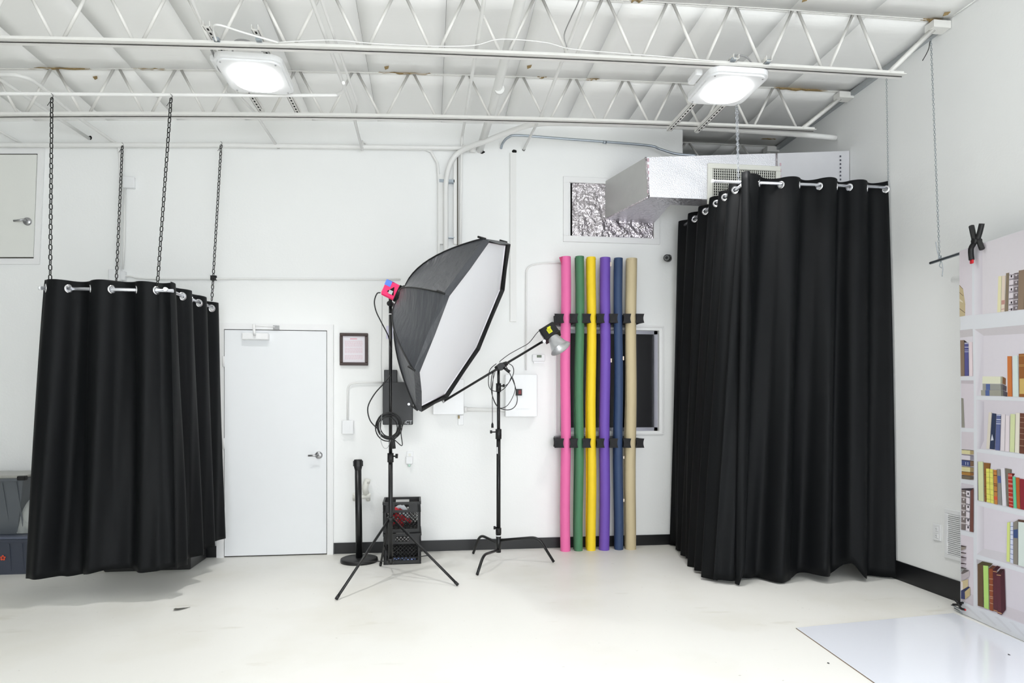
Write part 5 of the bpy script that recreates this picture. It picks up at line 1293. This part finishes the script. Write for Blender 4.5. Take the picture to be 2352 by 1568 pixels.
B_(ZB, 1108, 1050, 1140, 1050, 1154, 1408, 1120, 1402, (104, 204, 158)); B_(ZB, 1142, 1058, 1184, 1062, 1194, 1416, 1156, 1408, (184, 96, 46)); B_(ZB, 1186, 1072, 1240, 1080, 1245, 1428, 1196, 1416, (140, 44, 54))
for k in range(9): B_(ZB, 1244+k*50, 1080+k*12, 1290+k*50, 1090+k*12, 1294+k*50, 1440+k*14, 1246+k*50, 1430+k*14, ((70, 60, 110), (206, 180, 120), (60, 96, 80), (190, 70, 50))[k % 4])
# row 5 left
B_(ZB, 532, 1190, 582, 1200, 578, 1652, 528, 1645, (128, 118, 116), bands=(.08, .18, .2, .34, .36, .5, .52, .66, .68, .82, .84), bc=(222, 214, 214))
for f_ in (1232, 1308, 1380, 1450, 1525): poly([(546, f_), (556, f_-12), (566, f_), (556, f_+12)], (224, 218, 220), ZB)
B_(ZB, 584, 1200, 628, 1208, 624, 1668, 580, 1655, (228, 220, 226), bands=(.0, .15, .17, .33, .35, .5, .52, .68, .7, .85), bc=(60, 52, 58))
for f_ in (1242, 1390, 1540, 1620): poly([(598, f_-14), (613, f_-12), (613, f_+14), (598, f_+12)], (40, 36, 42), ZB)
B_(ZB, 634, 1190, 668, 1182, 666, 1676, 626, 1668, (118, 78, 70)); poly([(532, 1184), (668, 1180), (640, 1205), (532, 1196)], (58, 52, 60), ZB)
# row 5 right
B_(ZC, 1045, 245, 1080, 235, 1076, 688, 1038, 680, (216, 226, 140)); B_(ZC, 1082, 240, 1114, 238, 1114, 705, 1078, 690, (214, 218, 236), bands=(.1, .2, .3, .42, .55, .66, .78, .9), bc=(84, 100, 160))
B_(ZC, 1116, 240, 1166, 215, 1166, 720, 1116, 708, (140, 134, 124)); poly([(1116, 325), (1166, 318), (1166, 420), (1116, 415)], (66, 84, 128), ZC)
B_(ZC, 1170, 232, 1260, 245, 1260, 752, 1170, 722, (218, 228, 222)); poly([(1166, 208), (1260, 220), (1260, 246), (1170, 234)], (96, 72, 60), ZC)
for k in range(9): B_(ZC, 1264+k*60, 250+k*14, 1318+k*60, 262+k*14, 1318+k*60, 770+k*16, 1264+k*60, 755+k*16, ((120, 50, 50), (90, 110, 150), (220, 212, 190), (150, 110, 70))[k % 4])
# row 6 left stack
for (y0, y1, col) in ((500, 560, (150, 140, 132)), (575, 622, (196, 188, 190)), (625, 690, (170, 160, 166)), (695, 740, (190, 180, 188)), (745, 800, (150, 150, 148))):
    poly([(525, y0), (580, y0+16), (575, y1-20), (525, y1)], col, ZC); poly([(525, y0-2), (585, y0+12), (583, y0+18), (525, y0+14)], (70, 56, 58), ZC)
poly([(525, 815), (560, 770), (620, 785), (615, 858), (530, 905)], (190, 180, 184), ZC); poly([(525, 812), (560, 768), (620, 782), (590, 800), (540, 825)], (104, 96, 96), ZC)
poly([(525, 905), (605, 880), (603, 980), (552, 1000), (525, 998)], (208, 190, 150), ZC); poly([(525, 905), (545, 912), (547, 1000), (525, 998)], (230, 220, 216), ZC)
poly([(525, 1012), (605, 965), (628, 975), (628, 1060), (572, 1108), (525, 1100)], (196, 178, 134), ZC); poly([(525, 1010), (568, 1018), (572, 1108), (525, 1100)], (62, 68, 110), ZC); poly([(525, 1010), (605, 963), (628, 972), (570, 1020)], (52, 58, 92), ZC)
# row 6 right
B_(ZC, 712, 712, 778, 720, 780, 1198, 714, 1178, (104, 82, 60)); poly([(712, 712), (765, 680), (885, 705), (850, 740), (775, 725)], (82, 74, 50), ZC)
B_(ZC, 775, 726, 835, 732, 842, 1222, 785, 1202, (186, 222, 124)); B_(ZC, 838, 760, 886, 762, 890, 1242, 848, 1228, (146, 78, 48), bands=(.24, .38, .52, .66, .7, .82), bc=(206, 176, 150))
poly([(838, 758), (880, 725), (925, 735), (886, 765)], (96, 60, 44), ZC)
B_(ZC, 886, 775, 930, 782, 936, 1252, 892, 1238, (94, 46, 56), bands=((.03, .045), (.97, .985)), bc=(214, 170, 120)); poly([(884, 775), (930, 728), (972, 742), (930, 782)], (66, 34, 40), ZC)
B_(ZC, 926, 815, 974, 822, 984, 1282, 936, 1265, (96, 48, 58), bands=((.03, .045), (.96, .98)), bc=(222, 180, 130)); poly([(974, 822), (1016, 768), (1030, 1222), (984, 1282)], (76, 36, 46), ZC); poly([(926, 814), (968, 765), (1016, 766), (974, 822)], (60, 32, 36), ZC)
o = PR.build('bookshelf_print', PRINT, t)
ca_ = o.data.color_attributes.new('col', 'FLOAT_COLOR', 'CORNER')
flat = []
pc_i = 0; buf = np.ones((len(o.data.loops), 4), dtype=np.float32)
vcol = np.array(PC, dtype=np.float32)
for li, lp in enumerate(o.data.loops): buf[li, :3] = vcol[lp.vertex_index]
ca_.data.foreach_set('color', buf.ravel())
# pole
pl0 = BD(2137, 594, -.02); pl1 = BD(2352, 543, -.02); pd = (pl1-pl0).normalized()
pl0 = Vector((G0.x, G0.y, 0))+(-bd)*((G0-Vector((pl0.x, pl0.y, 0))).length)-bn*.0; pl0.z = ztopb+.0
zp = BD(2137, 594).z
a = BD(2137, 594, -.014); b_ = G0+bd*(Lb+.1)-bn*.014; b_.z = ztopb-.014; a.z = ztopb-.014
t = thing('backdrop_pole', 'thin grey metal pole from which the bookshelf backdrop hangs', 'pole', a)
MB().cyl(a, b_, .0105, seg=12).build('tube', GREYM, t)
tie = BD(2158, 590, -.014); tie.z = ztopb-.004
ch = chain(aY(2138, 88, 4.40), tie, 'dull silver chain holding the backdrop pole in front of the right wall', DC, .8, joined=True, hook=False)
MB().tube(bez([tie+Vector((-.03, 0, .12)), tie+Vector((-.01, 0, .03)), tie+Vector((.0, -.02, -.03)), tie+Vector((.01, -.02, -.07)), tie+Vector((.012, -.01, -.13))], 5), .0022, 6).build('wire_tie', GREYM, ch)
MB().tube(bez([tie+Vector((-.012, 0, .0)), tie+Vector((0, -.012, .02)), tie+Vector((.012, 0, 0)), tie+Vector((0, -.004, -.04)), tie+Vector((-.01, -.01, -.055)), tie+Vector((.01, -.01, -.07))], 5), .0025, 6).build('wire_loop', GREYM, ch)
MB().tube(bez([aY(2136, 95, 4.40), aY(2132, 115, 4.38), aY(2119, 139, 4.36)], 5), .003, 6).build('loose_wire', BLK, ch)
# spring clamp
def spring_clamp(name, label, o_, up, side, s, out):
    """black A-clamp: jaws towards -up, handles towards +up"""
    t = thing(name, label, 'clamp', o_)
    W = lambda a_, b_, c_=0: o_+side*(a_*s)+up*(b_*s)+out*(c_*s)
    MB().tube([W(.0, .0, .012), W(.012, .045, .014), W(.02, .10, .014)], [.013*s, .014*s, .012*s], 8).build('left_jaw', BLKP, t) if False else None
    h1 = [W(-.035, -.035, .016), W(-.038, .03, .018), W(-.010, .065, .018), W(-.022, .12, .018), W(-.034, .165, .018)]
    h2 = [W(.035, .012, .006), W(.018, .055, .008), W(.004, .075, .008), W(.022, .12, .008), W(.036, .160, .008)]
    MB().tube(bez(h1, 4), [.0145*s]*17, 8).build('front_handle', BLKP, t)
    MB().tube(bez(h2, 4), [.0145*s]*17, 8).build('rear_handle', BLKP, t)
    MB().cyl(W(-.002, .068, -.012), W(-.002, .068, .034), .016*s, seg=12).build('pivot', BLKP, t)
    MB().box((-.010*s, -.012*s, -.006*s), (.010*s, .012*s, .006*s), frame(W(-.034, -.045, .016), side, up, out), bev=.002).build('jaw_pad', RED, t)
    return t
sc0 = BD(2252, 580); 
spring_clamp('spring_clamp', 'black spring clamp with red tip gripping the top of the backdrop', sc0+bn*.012, Vector((0, 0, 1)), bd, 1.12, bn)
sc1 = BD(2196, 1390); sc1.z = max(sc1.z, .05)
spring_clamp('spring_clamp', 'small black spring clamp with red tip at the bottom corner of the backdrop', BD(2214, 1391, .012)+Vector((0, 0, .0)), -bd, Vector((0, 0, 1)), .55, bn)
p = BD(2205, 1402, -.02)
m_ = MB(); m_.tube([G0-bd*.09+Vector((0, 0, .03)), G0+bd*.02+Vector((0, 0, .028))], .004, 6); m_.tube([G0-bd*.06+Vector((0, 0, .018)), G0+bd*.02+Vector((0, 0, .008))], .004, 6)
tag(m_.build('floor_bracket', GREYM), 'small grey bracket on the floor at the backdrop corner', 'bracket')
